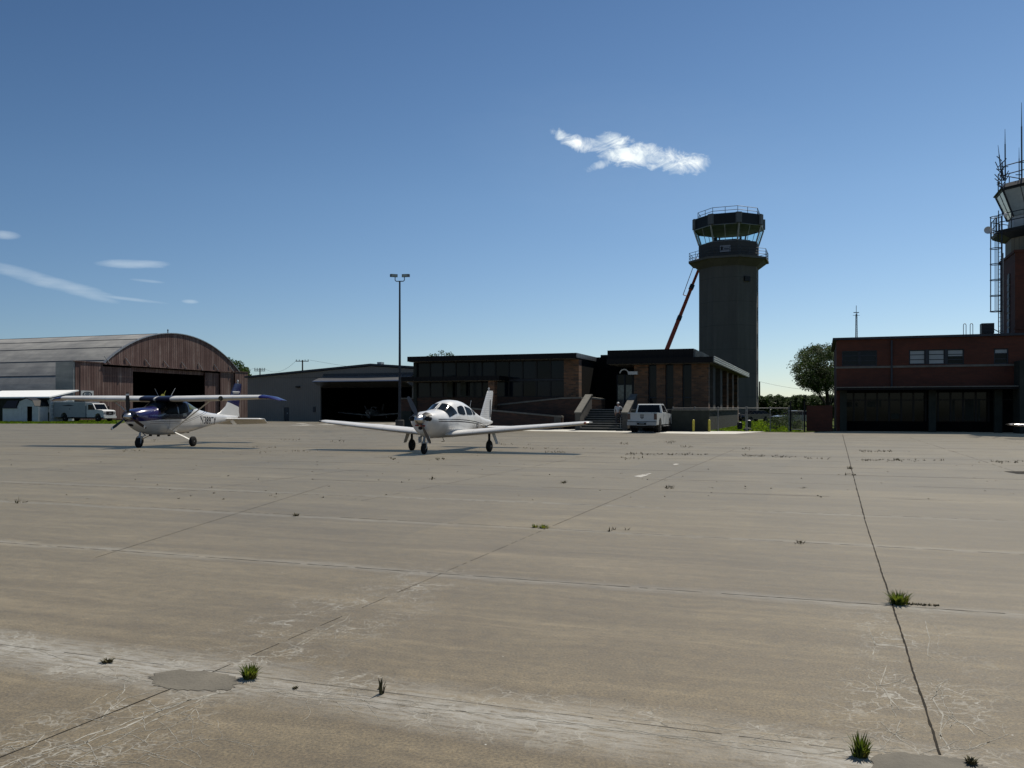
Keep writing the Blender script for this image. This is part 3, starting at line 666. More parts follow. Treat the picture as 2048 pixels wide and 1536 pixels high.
rf = MB(); rf.extr(MF, [(-.3, zEv), (sR, zRg), (sE+.3, rz(sE)), (sE+.3, rz(sE)+.22), (sR, zRg+.24), (-.3, zEv+.24)], -.3, LB+.4); obj('roof', rf, M['darksteel'], rt)
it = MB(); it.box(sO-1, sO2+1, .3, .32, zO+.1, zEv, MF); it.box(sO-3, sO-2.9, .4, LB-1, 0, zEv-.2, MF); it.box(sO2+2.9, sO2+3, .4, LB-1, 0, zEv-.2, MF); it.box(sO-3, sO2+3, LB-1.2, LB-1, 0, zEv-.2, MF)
it.box(sO-3, sO2+3, .4, LB-1, zEv-.25, zEv-.2, MF); it.box(sO-3, sO2+3, .05, LB-1, .012, .03, MF); obj('shade_lining', it, M['interior'], rt)  # inner box painted near black so the bay reads as shaded
bd = MB(); a0 = MF.s_at(625, -2.6); a1 = sO2+.3; zb = MF.z_at(762, a0, -2.6)
dr = thing('x', (0, 0, 0), None, None); bpy.data.objects.remove(dr)
bd.side(MF, [(-2.7, zb-.12), (-2.6, zb), (-.02, zb+.75), (-.02, zb-.75), (-.15, zb-.85)], a0, a1)
b_ = obj('raised_bay_door', bd, M['alu'], rt)
fr_ = MB(); fr_.box(a0, a1, -.12, -.03, zb+.72, zb+1.0, MF); obj('door_track', fr_, M['darksteel'], rt)
dm = MB(); dm.box(sD0+.04, sD1-.04, .05, .12, 0, MF.z_at(815, sD0)-.04, MF); d_ = obj('door', dm, M['darksteel'], rt)
hb = MB(); hb.box(sD1-.3, sD1-.2, -.02, .05, 1, 1.1, MF); obj('handle', hb, M['steel'], d_)
for px, py in ((597, 774),):
    lm = MB(); s0 = MF.s_at(px); z0 = MF.z_at(py, s0); lm.box(s0-.25, s0+.25, -.35, 0, z0-.1, z0+.12, MF); obj('wall_light', lm, M['black'], rt)
bx_ = MB(); s0 = MF.s_at(629); bx_.box(s0-.15, s0+.15, -.12, 0, 1.2, 1.9, MF); obj('meter_box', bx_, M['darksteel'], rt)
vt = MB(); vt.box(sR-.3, sR+.3, 2, 2.8, zRg+.2, zRg+.55, MF); obj('ridge_vent', vt, M['steel'], rt)

# ---------------------------------------------------------------- workshop lean-to, shed
WX = XZ(-45, 112); LF = Frame(WX[0], WX[1], TH)
rt = thing('workshop', LF.p(6, 3, 0), 'low workshop with bright sunlit white sloping roof beside the big hangar', 'building')
sa = LF.s_at(101); ze = LF.z_at(796, sa); zr = ze+.85; dp = 3.6
wl = MB(); w0, w1 = LF.s_at(83), LF.s_at(99)
wl.wall(LF, 0, sa-.2, 0, .2, -.1, ze, [(w0, w1, LF.z_at(825, w0), LF.z_at(800, w0))]); wl.box(0, .2, .21, dp, -.1, ze, LF)
obj('front_wall', wl, mat('dim_olive_siding', (.028, .028, .022), .9, var=.2, spec=.1), rt)
w2 = MB(); w2.side(LF, [(0, -.1), (dp, -.1), (dp, ze+.1), (0, ze-.05)], sa-.2, sa); obj('end_wall', w2, M['offwhite'], rt)
for k in range(5):
    b2 = MB(); b2.box(sa+.01, sa+.08, .1, dp-.1, .5+k*.55, .62+k*.55, LF); obj('siding_rail', b2, M['white'], rt)
M['brightroof'] = mat('new_white_metal_roof', (.8, .81, .8), .45, 0, var=.05)
rf = MB(); rf.side(LF, [(-.5, ze+.02), (dp+.4, zr+.1), (dp+.4, zr+.25), (-.5, ze+.17)], -.5, sa+.4); obj('roof', rf, M['brightroof'], rt)
for i in range(1):
    wm_ = MB(); z0, z1 = LF.z_at(825, w0), LF.z_at(800, w0)
    for q in range(4): wm_.box(w0, w1, .05, .12, z0+(z1-z0)*q/3-.03, z0+(z1-z0)*q/3+.03, LF)
    for q in range(3): wm_.box(w0+(w1-w0)*q/2-.03, w0+(w1-w0)*q/2+.03, .045, .115, z0, z1, LF)
    f_ = obj('window', wm_, M['darksteel'], rt); pn = MB(); pn.box(w0, w1, .13, .15, z0, z1, LF); obj('pane', pn, M['blind'], f_)
# storage shed
SX = XZ(35, 107); SF = Frame(SX[0], SX[1], TH); a1 = SF.s_at(70)
rt = thing('storage_shed', SF.p(1, 1, 0), 'small white barn style shed with a dark gambrel roof and open double doors', 'shed')
zt = SF.z_at(797, 1); zw = zt-.95; c = a1/2
prof = [(0, 0), (a1, 0), (a1, zw), (a1-.35, zt-.35), (c, zt), (.35, zt-.35), (0, zw)]
w_ = MB(); dz = zt-1.0; dl, dr_ = a1*.24, a1*.94*.9
w_.wall(SF, 0, a1, 0, .08, 0, zw, [(dl, dr_, 0, dz)]); w_.extr(SF, [(0, zw), (a1, zw), (a1-.35, zt-.35), (c, zt), (.35, zt-.35)], 0, .08)
w_.extr(SF, [(0, 0), (a1, 0), (a1, zw), (c, zw)], 3.4, 3.5)
w_.box(0, .08, .09, 3.4, 0, zw, SF); w_.box(a1-.08, a1, .09, 3.4, 0, zw, SF)
obj('wall', w_, M['offwhite'], rt)
# long side faces the camera-left: a low wing with the same roof
w2 = MB(); w2.box(SF.s_at(1), -.02, .3, .38, 0, zw-.15, SF); w2.box(SF.s_at(1), SF.s_at(1)+.08, .39, 3, 0, zw-.15, SF); obj('side_wall', w2, M['offwhite'], rt)
rf = MB(); pr = [(-.1, zw-.05), (.3, zt-.3), (c, zt+.06), (a1-.3, zt-.3), (a1+.1, zw-.05)]
for (xa, za), (xb, zb2) in zip(pr, pr[1:]): rf.extr(SF, [(xa, za), (xb, zb2), (xb, zb2+.07), (xa, za+.07)], -.12, 3.6)
rf.side(SF, [(.15, zw-.25), (.9, zt-.25), (3.2, zt-.2), (3.2, zt-.3), (.95, zt-.35), (.25, zw-.3)], SF.s_at(2), -.03)
obj('roof', rf, M['black'], rt)
for k, (x0, x1, op) in enumerate(((dl+.02, (dl+dr_)/2, 0), (dr_+.03, dr_+(dr_-dl)/2+.25, 1))):
    dm = MB(); dm.box(x0, x1, -.05 if op else .01, 0 if op else .06, .05, dz, SF); obj('door', dm, M['offwhite'], rt)
im = MB(); im.box(.1, a1-.1, .5, .55, 0, zw, SF); obj('shade_lining', im, M['interior'], rt)  # near-black sheet behind the doors puts shade in the doorway

# ---------------------------------------------------------------- terminal
tx = XZ(1426, 64); T = Frame(tx[0], tx[1], TH)
OV = 1.1                                      # eaves
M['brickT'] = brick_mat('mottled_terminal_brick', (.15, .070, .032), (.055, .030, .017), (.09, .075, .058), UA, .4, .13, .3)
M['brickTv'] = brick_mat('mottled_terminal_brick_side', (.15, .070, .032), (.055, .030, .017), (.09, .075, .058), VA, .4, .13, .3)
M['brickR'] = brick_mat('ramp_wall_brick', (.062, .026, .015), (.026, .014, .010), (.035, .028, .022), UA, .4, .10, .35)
M['litfascia'] = rib_mat('painted_sunlit_fascia', [(.2, (.08, .085, .085)), (.8, (.12, .125, .125))], VA, .8, .4, .2, depth=.6)  # sun-facing fascia sides painted paler to carry the sunlight on them
FL = 1.55
rt = thing('terminal_building', T.p(-14, 4, 0), 'low modern terminal with dark flat roofs, brick piers and dark glass', 'building')
zs0, zs1 = T.z_at(724.5, 0), T.z_at(713, 0)
sL = T.s_at(1213); sU = T.s_at(1387, 1.2); sUl = T.s_at(1213, 0)
LS = 33
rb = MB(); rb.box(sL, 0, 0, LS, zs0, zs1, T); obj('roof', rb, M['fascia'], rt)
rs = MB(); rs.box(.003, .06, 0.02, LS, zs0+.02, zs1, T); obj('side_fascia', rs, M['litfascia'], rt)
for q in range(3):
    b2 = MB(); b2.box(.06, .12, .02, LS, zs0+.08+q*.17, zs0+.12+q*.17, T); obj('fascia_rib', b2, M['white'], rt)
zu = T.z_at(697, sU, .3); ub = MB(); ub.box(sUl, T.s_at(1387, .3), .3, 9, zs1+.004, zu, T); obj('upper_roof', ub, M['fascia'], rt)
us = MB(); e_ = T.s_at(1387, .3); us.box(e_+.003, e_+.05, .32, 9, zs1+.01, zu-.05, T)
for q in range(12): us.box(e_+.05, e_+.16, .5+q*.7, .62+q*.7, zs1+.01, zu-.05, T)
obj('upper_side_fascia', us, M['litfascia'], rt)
so = MB(); so.box(sL+.1, -.1, .15, LS-.2, zs0-.03, zs0-.004, T); obj('soffit', so, M['soffit'], rt)
# brick piers and tall windows of the right block
D = OV
P_ = [(1268, 1296), (1313, 1330.5), (1347, 1364.5), (1383, 1417)]
Pn = [(T.s_at(a, D), T.s_at(b, D)) for a, b in P_]
for (a0, a1) in Pn:
    pm_ = MB(); pm_.box(a0, a1, D, D+.8, 0.0, zs0-.035, T); obj('brick_pier', pm_, M['brickT'], rt)
for (a, b) in zip(Pn, Pn[1:]):
    f_ = MB(); x0, x1 = a[1], b[0]
    f_.box(x0, x0+.07, D+.35, D+.5, FL, zs0-.04, T); f_.box(x1-.07, x1, D+.35, D+.5, FL, zs0-.04, T); f_.box(x0+.07, x1-.07, D+.36, D+.49, FL+.9, FL+1.0, T); f_.box(x0+.07, x1-.07, D+.36, D+.49, FL, FL+.1, T)
    fo = obj('window', f_, M['darksteel'], rt); pn = MB(); pn.box(x0+.07, x1-.07, D+.41, D+.43, FL+.1, zs0-.04, T); obj('pane', pn, M['glassblue'], fo)
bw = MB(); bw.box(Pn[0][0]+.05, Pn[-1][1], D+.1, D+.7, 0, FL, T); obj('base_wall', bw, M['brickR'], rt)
# side colonnade of the right block
sr = Pn[-1][1]
for k in range(5):
    d0 = D+3.2+k*5.2; pm_ = MB(); pm_.box(sr-.5, sr-.02, d0, d0+1.5, 0, zs0-.035, T); obj('side_pier', pm_, M['concrete'] if k < 2 else M['brickTv'], rt)
sd = MB(); sd.box(sr-1.3, sr-1.1, D+.9, LS-1, 0, zs0-.04, T); obj('side_glazing', sd, M['glassdark'], rt)
bk = MB(); bk.box(sL, sr-1.2, LS-1.2, LS-1, 0, zs0-.04, T); obj('back_wall', bk, M['brickT'], rt)
# main block on the left
mr = T.s_at(1152, -.0); ml = T.s_at(814.5); zm1 = T.z_at(705.5, mr); zm0 = zm1-.42; DM = 9.4
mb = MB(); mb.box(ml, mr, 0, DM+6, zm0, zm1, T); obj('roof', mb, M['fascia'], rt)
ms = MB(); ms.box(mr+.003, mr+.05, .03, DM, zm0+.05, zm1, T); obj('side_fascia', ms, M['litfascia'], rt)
so = MB(); so.box(ml+.1, mr-.1, .12, DM+5.8, zm0-.03, zm0-.004, T); obj('soffit', so, M['soffit'], rt)
lk = MB(); lk.box(mr+.2, sL, 7.2, 20, zm0+.1, zm1+.25, T); obj('link_roof', lk, M['fascia'], rt)
gl_, gr = T.s_at(833, D), T.s_at(1128, D); br = T.s_at(1158, D)
bp = MB(); bp.box(gr, br, D-.05, D+.8, 0, zm0-.035, T); obj('brick_pier', bp, M['brickT'], rt)
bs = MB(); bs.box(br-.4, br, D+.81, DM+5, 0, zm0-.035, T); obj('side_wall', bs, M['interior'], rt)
ls_ = MB(); ls_.box(gl_-.3, gl_, D, DM+5, 0, zm0-.035, T); obj('side_wall', ls_, M['concdark'], rt)
zg0 = T.z_at(795, gl_); zmid = T.z_at(760, (gl_+gr)/2)
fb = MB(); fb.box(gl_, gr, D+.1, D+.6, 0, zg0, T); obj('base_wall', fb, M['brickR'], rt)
nb = 11
for k in range(nb):
    x0 = gl_+(gr-gl_)*k/nb; x1 = gl_+(gr-gl_)*(k+1)/nb
    for z0, z1 in ((zg0, zmid-.04), (zmid+.04, zm0-.04)):
        f_ = MB(); f_.box(x0, x0+.06, D+.15, D+.3, z0, z1, T); f_.box(x1-.06, x1-.003, D+.15, D+.3, z0, z1, T); f_.box(x0+.06, x1-.06, D+.16, D+.29, z0, z0+.09, T); f_.box(x0+.06, x1-.06, D+.16, D+.29, z1-.09, z1, T)
        fo = obj('window', f_, M['black'], rt); pn = MB(); pn.box(x0+.06, x1-.06, D+.21, D+.23, z0+.09, z1-.09, T); obj('pane', pn, M['glassblue'] if (k*7+int(z0*3)) % 3 else M['glassdark'], fo)
tm_ = MB(); tm_.box(gl_, gr, D+.12, D+.34, zmid-.035, zmid+.035, T); obj('transom', tm_, M['darksteel'], rt)
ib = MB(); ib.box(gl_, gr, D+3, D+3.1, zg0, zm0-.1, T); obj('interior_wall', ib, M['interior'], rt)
# lower canopy reaching left
cl, cr = T.s_at(801, -1.2), T.s_at(998, -1.2); zc1 = T.z_at(754, cl, -1.2); zc0 = zc1-.36
cp = MB(); cp.box(cl, cr, -1.2, D-.06, zc0, zc1, T); obj('canopy', cp, M['fascia'], rt)
cs = MB(); cs.box(cl+.1, cr-.1, -1.1, D-.1, zc0-.03, zc0-.004, T); obj('canopy_soffit', cs, M['soffit'], rt)
c1 = T.s_at(979, -.6); pp = MB(); pp.box(c1, c1+.55, -.9, -.3, 0, zc0-.035, T); obj('canopy_pier', pp, M['brickT'], rt)
p2 = MB(); x_ = T.s_at(895, D-.1); p2.box(x_, x_+.5, D-.2, D-.08, zg0, zg0+1.9, T); p2.box(x_+1.25, x_+1.75, D-.2, D-.08, zg0+.15, zg0+1.55, T); obj('window_poster', p2, M['concdark'], rt)
# entrance recess
er, el_ = Pn[0][0], br
en = MB(); en.wall(T, br, er, 6.4, 6.6, 0, zm1, [(er-2.6, er-.5, FL, FL+3.0)]); obj('entrance_wall', en, M['interior'], rt)
for k in range(3):
    x0 = er-2.6+k*.7; f_ = MB()
    f_.box(x0, x0+.08, 6.35, 6.45, FL, FL+3, T); f_.box(x0+.62, x0+.69, 6.35, 6.45, FL, FL+3, T); f_.box(x0+.08, x0+.62, 6.36, 6.44, FL+2.1, FL+2.2, T); f_.box(x0+.08, x0+.62, 6.36, 6.44, FL, FL+.15, T)
    fo = obj('entrance_door', f_, M['darksteel'], rt); pn = MB(); pn.box(x0+.08, x0+.62, 6.39, 6.41, FL+.15, FL+2.1, T); obj('pane', pn, mat('door_glass_painted_daylight', (.09, .13, .14), .15, var=.6, scale=4), fo)  # mottled pale pane colour stands in for daylight seen through the doors
tp = MB(); tp.box(er-2.6, er-.5, 6.42, 6.46, FL+2.2, FL+3, T); obj('transom_panel', tp, M['glassdark'], rt)
fl_ = MB(); fl_.box(br, er, .4, 6.4, FL-.2, FL, T); obj('landing_floor', fl_, M['concdark'], rt)
er2 = MB(); er2.box(er, er+.4, D+.81, 6.6, 0, zs0-.05, T); obj('side_wall', er2, M['brickTv'], rt)
# gooseneck wall lamp
a_ = T.s_at(1275, D-.3); z_ = T.z_at(745, a_)
lr = thing('wall_lamp', T.p(a_, D-.05, z_), 'pale gooseneck wall lamp on the first brick pier by the entrance', 'lamp')
lm = MB(); lm.box(a_-.75, a_, D-.35, D-.02, z_-.12, z_+.12, T); obj('mounting_box', lm, M['offwhite'], lr)
l2 = MB(); l2.path([T.p(a_-.75-.34+.34*cos(q*pi/6), D-.2, z_+.0+.3*sin(q*pi/6)) for q in range(7)], .05, 6); obj('arm', l2, M['offwhite'], lr)
# roof tree top behind
# ---------------------------------------------------------------- stairs, ramps and retaining walls (things in front)
def seg(mb, fr, a0, a1, d0, d1, z0, za, zb): mb.extr(fr, [(a0, z0), (a1, z0), (a1, zb), (a0, za)], d0, d1)
# stairs
sp_ = Vector(G(1160, 860.5)); dS = None
def loc_in(fr, P): q = (P[0]-fr.x, P[1]-fr.y); return q[0]*fr.u[0]+q[1]*fr.u[1], q[0]*fr.v[0]+q[1]*fr.v[1]
a0, dS = loc_in(T, G(1160, 861)); a1, _ = loc_in(T, G(1244, 862.5))
st = thing('entrance_stairs', T.p((a0+a1)/2, dS+1.5, 0), 'wide grey concrete stairs rising to the terminal entrance', 'stairs')
ns = 9; run = min(.34, (0.4-dS)/ns)
for k in range(ns):
    sm_ = MB(); z1 = FL*(k+1)/ns; sm_.box(a0, a1-.15, dS+run*k, dS+run*(k+1)-.002, 0, z1, T); sm_.box(a0, a1-.15, dS+run*k-.03, dS+run*(k+1)-.03, z1, z1+.035, T)
    so_ = obj('step', sm_, M['concdark'], st); tr = MB(); tr.box(a0, a1-.15, dS+run*k-.035, dS+run*(k+1)-.035, z1+.037, z1+.045, T); tr.box(a0, a1-.15, dS+run*k-.045, dS+run*k-.036, z1-.02, z1+.045, T); obj('tread', tr, mat('stair_tread_painted_light', (.16, .155, .14), .8, var=.2) if 'tread' not in M else M['tread'], so_)  # thin pale sheets paint the light on the step tops
lmn = MB(); lmn.box(a0, a1, dS+run*ns, .39, FL-.25, FL+.0, T); obj('landing', lmn, M['concrete'], st)
for nm, aa in (('cheek_wall', a0-.35), ('cheek_wall', a1-.2)):
    ck = MB(); zt0 = zat(827.5, 58.5); zt1 = zat(789, 61.0)
    ck.side(T, [(dS-.1, 0), (dS-.1, zt0), (dS+run*ns, zt1), (dS+run*ns+.25, zt1), (dS+run*ns+.25, 0)], aa, aa+.4)
    co = obj(nm, ck, M['concrete'], st)
    cc = MB(); cc.side(T, [(dS-.16, zt0), (dS-.16, zt0+.09), (dS+run*ns-.02, zt1+.10), (dS+run*ns+.3, zt1+.10), (dS+run*ns+.3, zt1+.004), (dS+run*ns, zt1+.004), (dS-.1, zt0+.004)], aa-.06, aa+.46); obj('cap', cc, M['capstone'], co)
ra = MB()
ra.path([T.p(a1-.35, dS+.1, .95), T.p(a1-.35, dS+run*ns, FL+.95), T.p(a1-.35, dS+run*ns+.9, FL+.95)], .025); ra.tube(T.p(a1-.35, dS+.1, .1), T.p(a1-.35, dS+.1, .95), .02); ra.tube(T.p(a1-.35, dS+run*ns, FL), T.p(a1-.35, dS+run*ns, FL+.95), .02)
obj('handrail', ra, M['steel'], st)
def wallthing(name, lab, pts, d, th, m, cap=.12, fr=T):       # pts (px, py_top) along an offset line d
    Z = []
    q = [(fr.s_at(p, d), fr.z_at(y, fr.s_at(p, d), d)) for p, y in pts]
    r_ = thing(name, fr.p((q[0][0]+q[-1][0])/2, d, 0), lab, 'wall')
    w_ = MB(); c_ = MB()
    for (x0, z0), (x1, z1) in zip(q, q[1:]):
        w_.extr(fr, [(x0, -.05), (x1, -.05), (x1, z1-cap), (x0, z0-cap)], d, d+th)
        c_.extr(fr, [(x0, z0-cap+.003), (x1, z1-cap+.003), (x1, z1), (x0, z0)], d-.07, d+th+.07)
    obj('wall_face', w_, m, r_); obj('cap', c_, M['capstone'], r_); return r_, q
_, dR = loc_in(T, G(1116, 859)); 
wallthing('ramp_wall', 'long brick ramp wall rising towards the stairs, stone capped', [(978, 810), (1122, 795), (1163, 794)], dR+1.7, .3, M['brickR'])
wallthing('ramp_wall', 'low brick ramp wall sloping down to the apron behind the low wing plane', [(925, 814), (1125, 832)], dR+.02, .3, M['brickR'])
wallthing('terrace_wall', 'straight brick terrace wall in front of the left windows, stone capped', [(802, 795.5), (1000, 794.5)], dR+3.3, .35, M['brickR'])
rp, q = wallthing('planter_wall', 'short brick wall with sunlit end right of the ramp at the landing', [(1181, 794), (1203, 797)], dR+2.6, 1.2, M['brickT'])
e0 = T.s_at(1116, dR); pe = MB(); pe.box(e0-.3, e0+.25, dR-.05, dR+.4, 0, zat(831, 61)-.02, T); tag(obj('ramp_end_post', pe, M['concrete']), 'square concrete post at the low end of the ramp wall', 'post')
x0 = T.s_at(801, dR+3.1); g_ = MB(); g_.box(x0, x0+1.3, dR+2.6, dR+3.25, 0, zat(823, 65), T); g_.box(x0-.02, x0+1.5, dR+2.5, dR+2.6, 0, .9, T); tag(obj('concrete_footing_wall', g_, M['concdark']), 'plain grey concrete wall stub left of the low wing plane nose', 'wall')
# retaining wall at the right
c0 = G(1418, 863.2); A0, D0 = loc_in(T, c0)
rw = thing('retaining_wall', (*c0, 0), 'grey green concrete retaining wall under the terminal right end', 'wall')
w_ = MB(); zT = zat(821, c0[1]); xl = T.s_at(1262, D0)
w_.box(xl, A0, D0, D0+.3, -.05, zT, T); w_.box(A0-.3, A0, D0+.301, D0+22, -.05, zT, T); obj('wall_face', w_, M['concdark'], rw)
c_ = MB(); c_.box(xl, A0+.08, D0-.08, D0+.38, zT+.003, zT+.09, T); c_.box(A0-.38, A0+.08, D0+.381, D0+22.1, zT+.003, zT+.09, T); obj('cap', c_, M['capstone'], rw)
f_ = MB(); f_.box(xl, A0-.31, D0+.31, D-.02 if D0 < 0 else D0+2, zT-.3, zT-.2, T); obj('terrace_floor', f_, M['concdark'], rw)
for k, px in enumerate((1387, 1418.5)):
    g = G(px, 863.6); bo = MB(); bo.lathe((*g, 0), (0, 0, 1), [(0, .085), (.78, .085), (.83, .07), (.86, .03), (.865, 0)], 14)
    tag(obj('bollard', bo, M['yellow']), ['yellow bollard nearer the pickup, half in shade', 'yellow bollard at the corner of the retaining wall'][k], 'bollard', 'yellow bollards')
# ---------------------------------------------------------------- new control tower
TZ = 117.0; tc = Vector((*XZ(1457.5, TZ), 0)); kz = TZ/F
def octo(r, z, rot=radians(-21), n=8, c=None):
    c = tc if c is None else c
    return [(c.x+r*cos(2*pi*(i+.5)/n+rot+pi/2*3), c.y+r*sin(2*pi*(i+.5)/n+rot+pi/2*3), z) for i in range(n)]
rS = 4.12; zt = lambda py, f=0.0: zat(py, TZ-f)
rt = thing('control_tower', tc, 'tall grey octagonal control tower with a glass cab beside the terminal', 'tower')
sh = MB(); sh.loft([octo(rS, -.2), octo(rS, zt(520, 4))]); obj('shaft', sh, M['towerc'], rt)
zg = zt(509, 5.4)                                  # gallery deck
so = MB(); so.loft([octo(rS+.02, zg-1.15), octo(rS+1.15, zg-.32), octo(rS+1.45, zg-.28), octo(rS+1.45, zg), octo(rS+.02, zg)]); obj('gallery_deck', so, M['towerc'], rt)
def rails(name, r, z, h, parent, m, levels=(1, .5), rad=.035, posts=2):
    q = MB(); P = octo(r, z); n = len(P)
    for i in range(n):
        a, b = Vector(P[i]), Vector(P[(i+1) % n])
        for l in levels: q.tube(a+Vector((0, 0, h*l)), b+Vector((0, 0, h*l)), rad, n=6)
        for k in range(posts): c = a.lerp(b, k/posts); q.tube(c, c+Vector((0, 0, h)), rad, n=6)
    return obj(name, q, m, parent)
rails('gallery_railing', rS+1.35, zg, 1.1, rt, M['darksteel'], (1, .66, .33), .03, 3)
zc0 = zt(479, 4.4); dm = MB(); dm.loft([octo(rS+.05, zg+.005), octo(rS+.05, zc0)]); obj('drum', dm, mat('dark_drum_panels', (.058, .056, .055), .8, var=.1, spec=.2), rt)
rC = rS*1.17; zc1 = zt(446, 4.8)
t = NT('cab_glass'); t.set('Base Color', (.86, .97, .96)).set('Roughness', .0).set('Transmission Weight', 1.0).set('IOR', 1.01).set('Specular IOR Level', .2); M['cabglass'] = t.m
A_, B_ = octo(rS+.0, zc0+.003), octo(rC, zc1)
for i in range(8):
    a, b, c, d = Vector(A_[i]), Vector(A_[(i+1) % 8]), Vector(B_[(i+1) % 8]), Vector(B_[i])
    nn = (b-a).cross(d-a).normalized()*.02
    pn = MB(); ins = .04
    q = [a.lerp(b, ins), b.lerp(a, ins), c.lerp(d, ins), d.lerp(c, ins)]
    fr_ = MB(); fr_.tube(a, d, .11, n=6)
    if i % 2 == 0 or True:
        m0, m1 = a.lerp(b, .5), d.lerp(c, .5); fr_.tube(m0, m1, .04, n=5)
    fr_.tube(a, b, .06, n=5); fr_.tube(d, c, .06, n=5)
    fo = obj('cab_window', fr_, M['steel'], rt); pn.add([x for x in q]+[x-nn for x in q], [(0, 1, 2, 3), (7, 6, 5, 4), (0, 4, 5, 1), (1, 5, 6, 2), (2, 6, 7, 3), (3, 7, 4, 0)]); obj('pane', pn, M['cabglass'], fo)
zf = zt(423, 5); fa = MB(); fa.loft([octo(rC+.05, zc1+.05), octo(rC+.05, zf)]); obj('roof_fascia', fa, M['black'], rt)
for i, P in enumerate(octo(rC+.12, 0)):
    c_ = MB(); an = atan2(P[1]-tc.y, P[0]-tc.x); e = Vector((-sin(an), cos(an), 0))*.42; n_ = Vector((cos(an), sin(an), 0))*.1; P = Vector(P)
    c_.slab([(P-e-n_*2).xy, (P+e-n_*2).xy, (P+e*.8+n_*.2).xy, (P-e*.8+n_*.2).xy], zc1+.1, zf+.02); obj('corner_panel', c_, mat('corner_panel_grey', (.10, .10, .105), .7, var=.1), rt)
ce = MB(); ce.loft([octo(rC-.25, zc1-.0), octo(rC-.25, zc1+.04)]); obj('ceiling', ce, mat('cab_ceiling_tiles', (.17, .19, .22), .9, var=.3, scale=.8), rt)
cf = MB(); cf.loft([octo(rS-.9, zc0-.3), octo(rS-.9, zc0+.35)]); obj('console', cf, M['black'], rt)
for an, r_ in ((2.2, 2.2), (3.6, 2.4), (5.2, 2.3)):
    mo = MB(); mo.box(-.3, .3, -.1, .1, zc0+.35, zc0+.9, Frame(tc.x+cos(an)*r_, tc.y+sin(an)*r_, an)); obj('monitor', mo, M['black'], rt)
rails('roof_railing', rC-.55, zf, .95, rt, M['darksteel'], (1, .5), .035, 2)
# sign and vent on the drum/shaft
CF = Frame(tc.x, tc.y, radians(21)); 
dpl = -(rS+.05)*cos(pi/8)
s0, s1 = CF.s_at(1440, dpl), CF.s_at(1461, dpl); zz0, zz1 = CF.z_at(504.5, s0, dpl), CF.z_at(491.5, s0, dpl)
sg = thing('tower_sign', CF.p((s0+s1)/2, dpl, zz0), 'small pale sign with a dark emblem on the tower drum', 'sign')
q = MB(); q.box(s0, s1, dpl-.08, dpl-.01, zz0, zz1, CF); obj('panel', q, mat('grey_sign_panel', (.22, .22, .25), .6, var=.05), sg)
q = MB(); q.box(s0+.12, s0+.38, dpl-.1, dpl-.085, zz0+.25, zz1-.2, CF); q.extr(CF, [(s0+.08, zz1-.2), (s0+.25, zz1-.1), (s0+.42, zz1-.2)], dpl-.1, dpl-.085); obj('emblem', q, M['black'], sg)
q = MB(); q.box(s0+.5, s1-.15, dpl-.1, dpl-.085, (zz0+zz1)/2-.05, (zz0+zz1)/2+.05, CF); q.box(s0+.6, s1-.3, dpl-.1, dpl-.085, (zz0+zz1)/2-.2, (zz0+zz1)/2-.14, CF); obj('lettering', q, M['darksteel'], sg)
dp2 = -rS*cos(pi/8); q = MB(); C2 = Frame(tc.x, tc.y, -radians(24)); sv = C2.s_at(1493, -rS*cos(pi/8)); zv = C2.z_at(557, sv, dp2); q.box(sv-.45, sv+.45, dp2-.25, dp2-.003, zv-.35, zv+.3, C2); obj('louvre_vent', q, M['black'], rt)
for k in range(6):
    zz = 3+k*3.6; q = MB(); P = Vector(octo(rS+.02, 0)[0]); C3 = Frame(tc.x, tc.y, -radians(69)); q.box(-.5, .5, dp2-.08, dp2-.003, zz, zz+1.6, C3); obj('side_window', q, M['black'], rt)

# ---------------------------------------------------------------- boom lift
bz = 124.0
def W(px, py, Z): return Vector((*XZ(px, Z), zat(py, Z)))
b0 = W(1322, 728, bz-2); b1 = W(1408, 512, bz+1)
bl_ = thing('boom_lift', (b0.x-4, b0.y, 0), 'orange telescopic boom lift reaching up behind the control tower', 'boom lift')
q = MB(); q.tube(b0, b0.lerp(b1, .42), .42, .40, 4); obj('boom_base_section', q, M['orange'], bl_)
q = MB(); q.tube(b0.lerp(b1, .40), b0.lerp(b1, .72), .34, .32, 4); obj('boom_middle_section', q, M['orange'], bl_)
q = MB(); q.tube(b0.lerp(b1, .70), b1, .27, .25, 4); q.tube(b0.lerp(b1, .62)+Vector((-.7, 0, .25)), b1+Vector((-.9, 0, .3)), .05, n=6); q.tube(b0.lerp(b1, .62)+Vector((-.7, 0, .25)), b0.lerp(b1, .62), .06, n=6); obj('boom_tip_section', q, M['orange'], bl_)
for f in (.42, .71): 
    q = MB(); c = b0.lerp(b1, f); q.tube(c-(b1-b0).normalized()*.4, c+(b1-b0).normalized()*.3, .45, .45, 4); obj('boom_collar', q, M['darksteel'], bl_)
tb = Vector((b0.x-2.6, b0.y, 0)); q = MB(); q.box(tb.x-2.2, tb.x+1.6, tb.y-1.1, tb.y+1.1, 1.3, 2.9); q.tube((b0.x-1.8, b0.y, 2.8), b0, .4, .4, 6); obj('turret', q, M['orange'], bl_)
q = MB(); q.box(tb.x-2.4, tb.x+2.4, tb.y-1.1, tb.y+1.1, .6, 1.25); obj('chassis', q, M['darksteel'], bl_)
for sx in (-1.7, 1.7):
    for sy in (-1.2, 1.2): q = MB(); q.lathe((tb.x+sx, tb.y+sy-.2, .6), (0, 1, 0), [(0, .3), (0, .6), (.4, .6), (.4, .3)], 16); obj('wheel', q, M['rubber'], bl_)
q = MB(); bc = b1+Vector((.9, .3, 0))
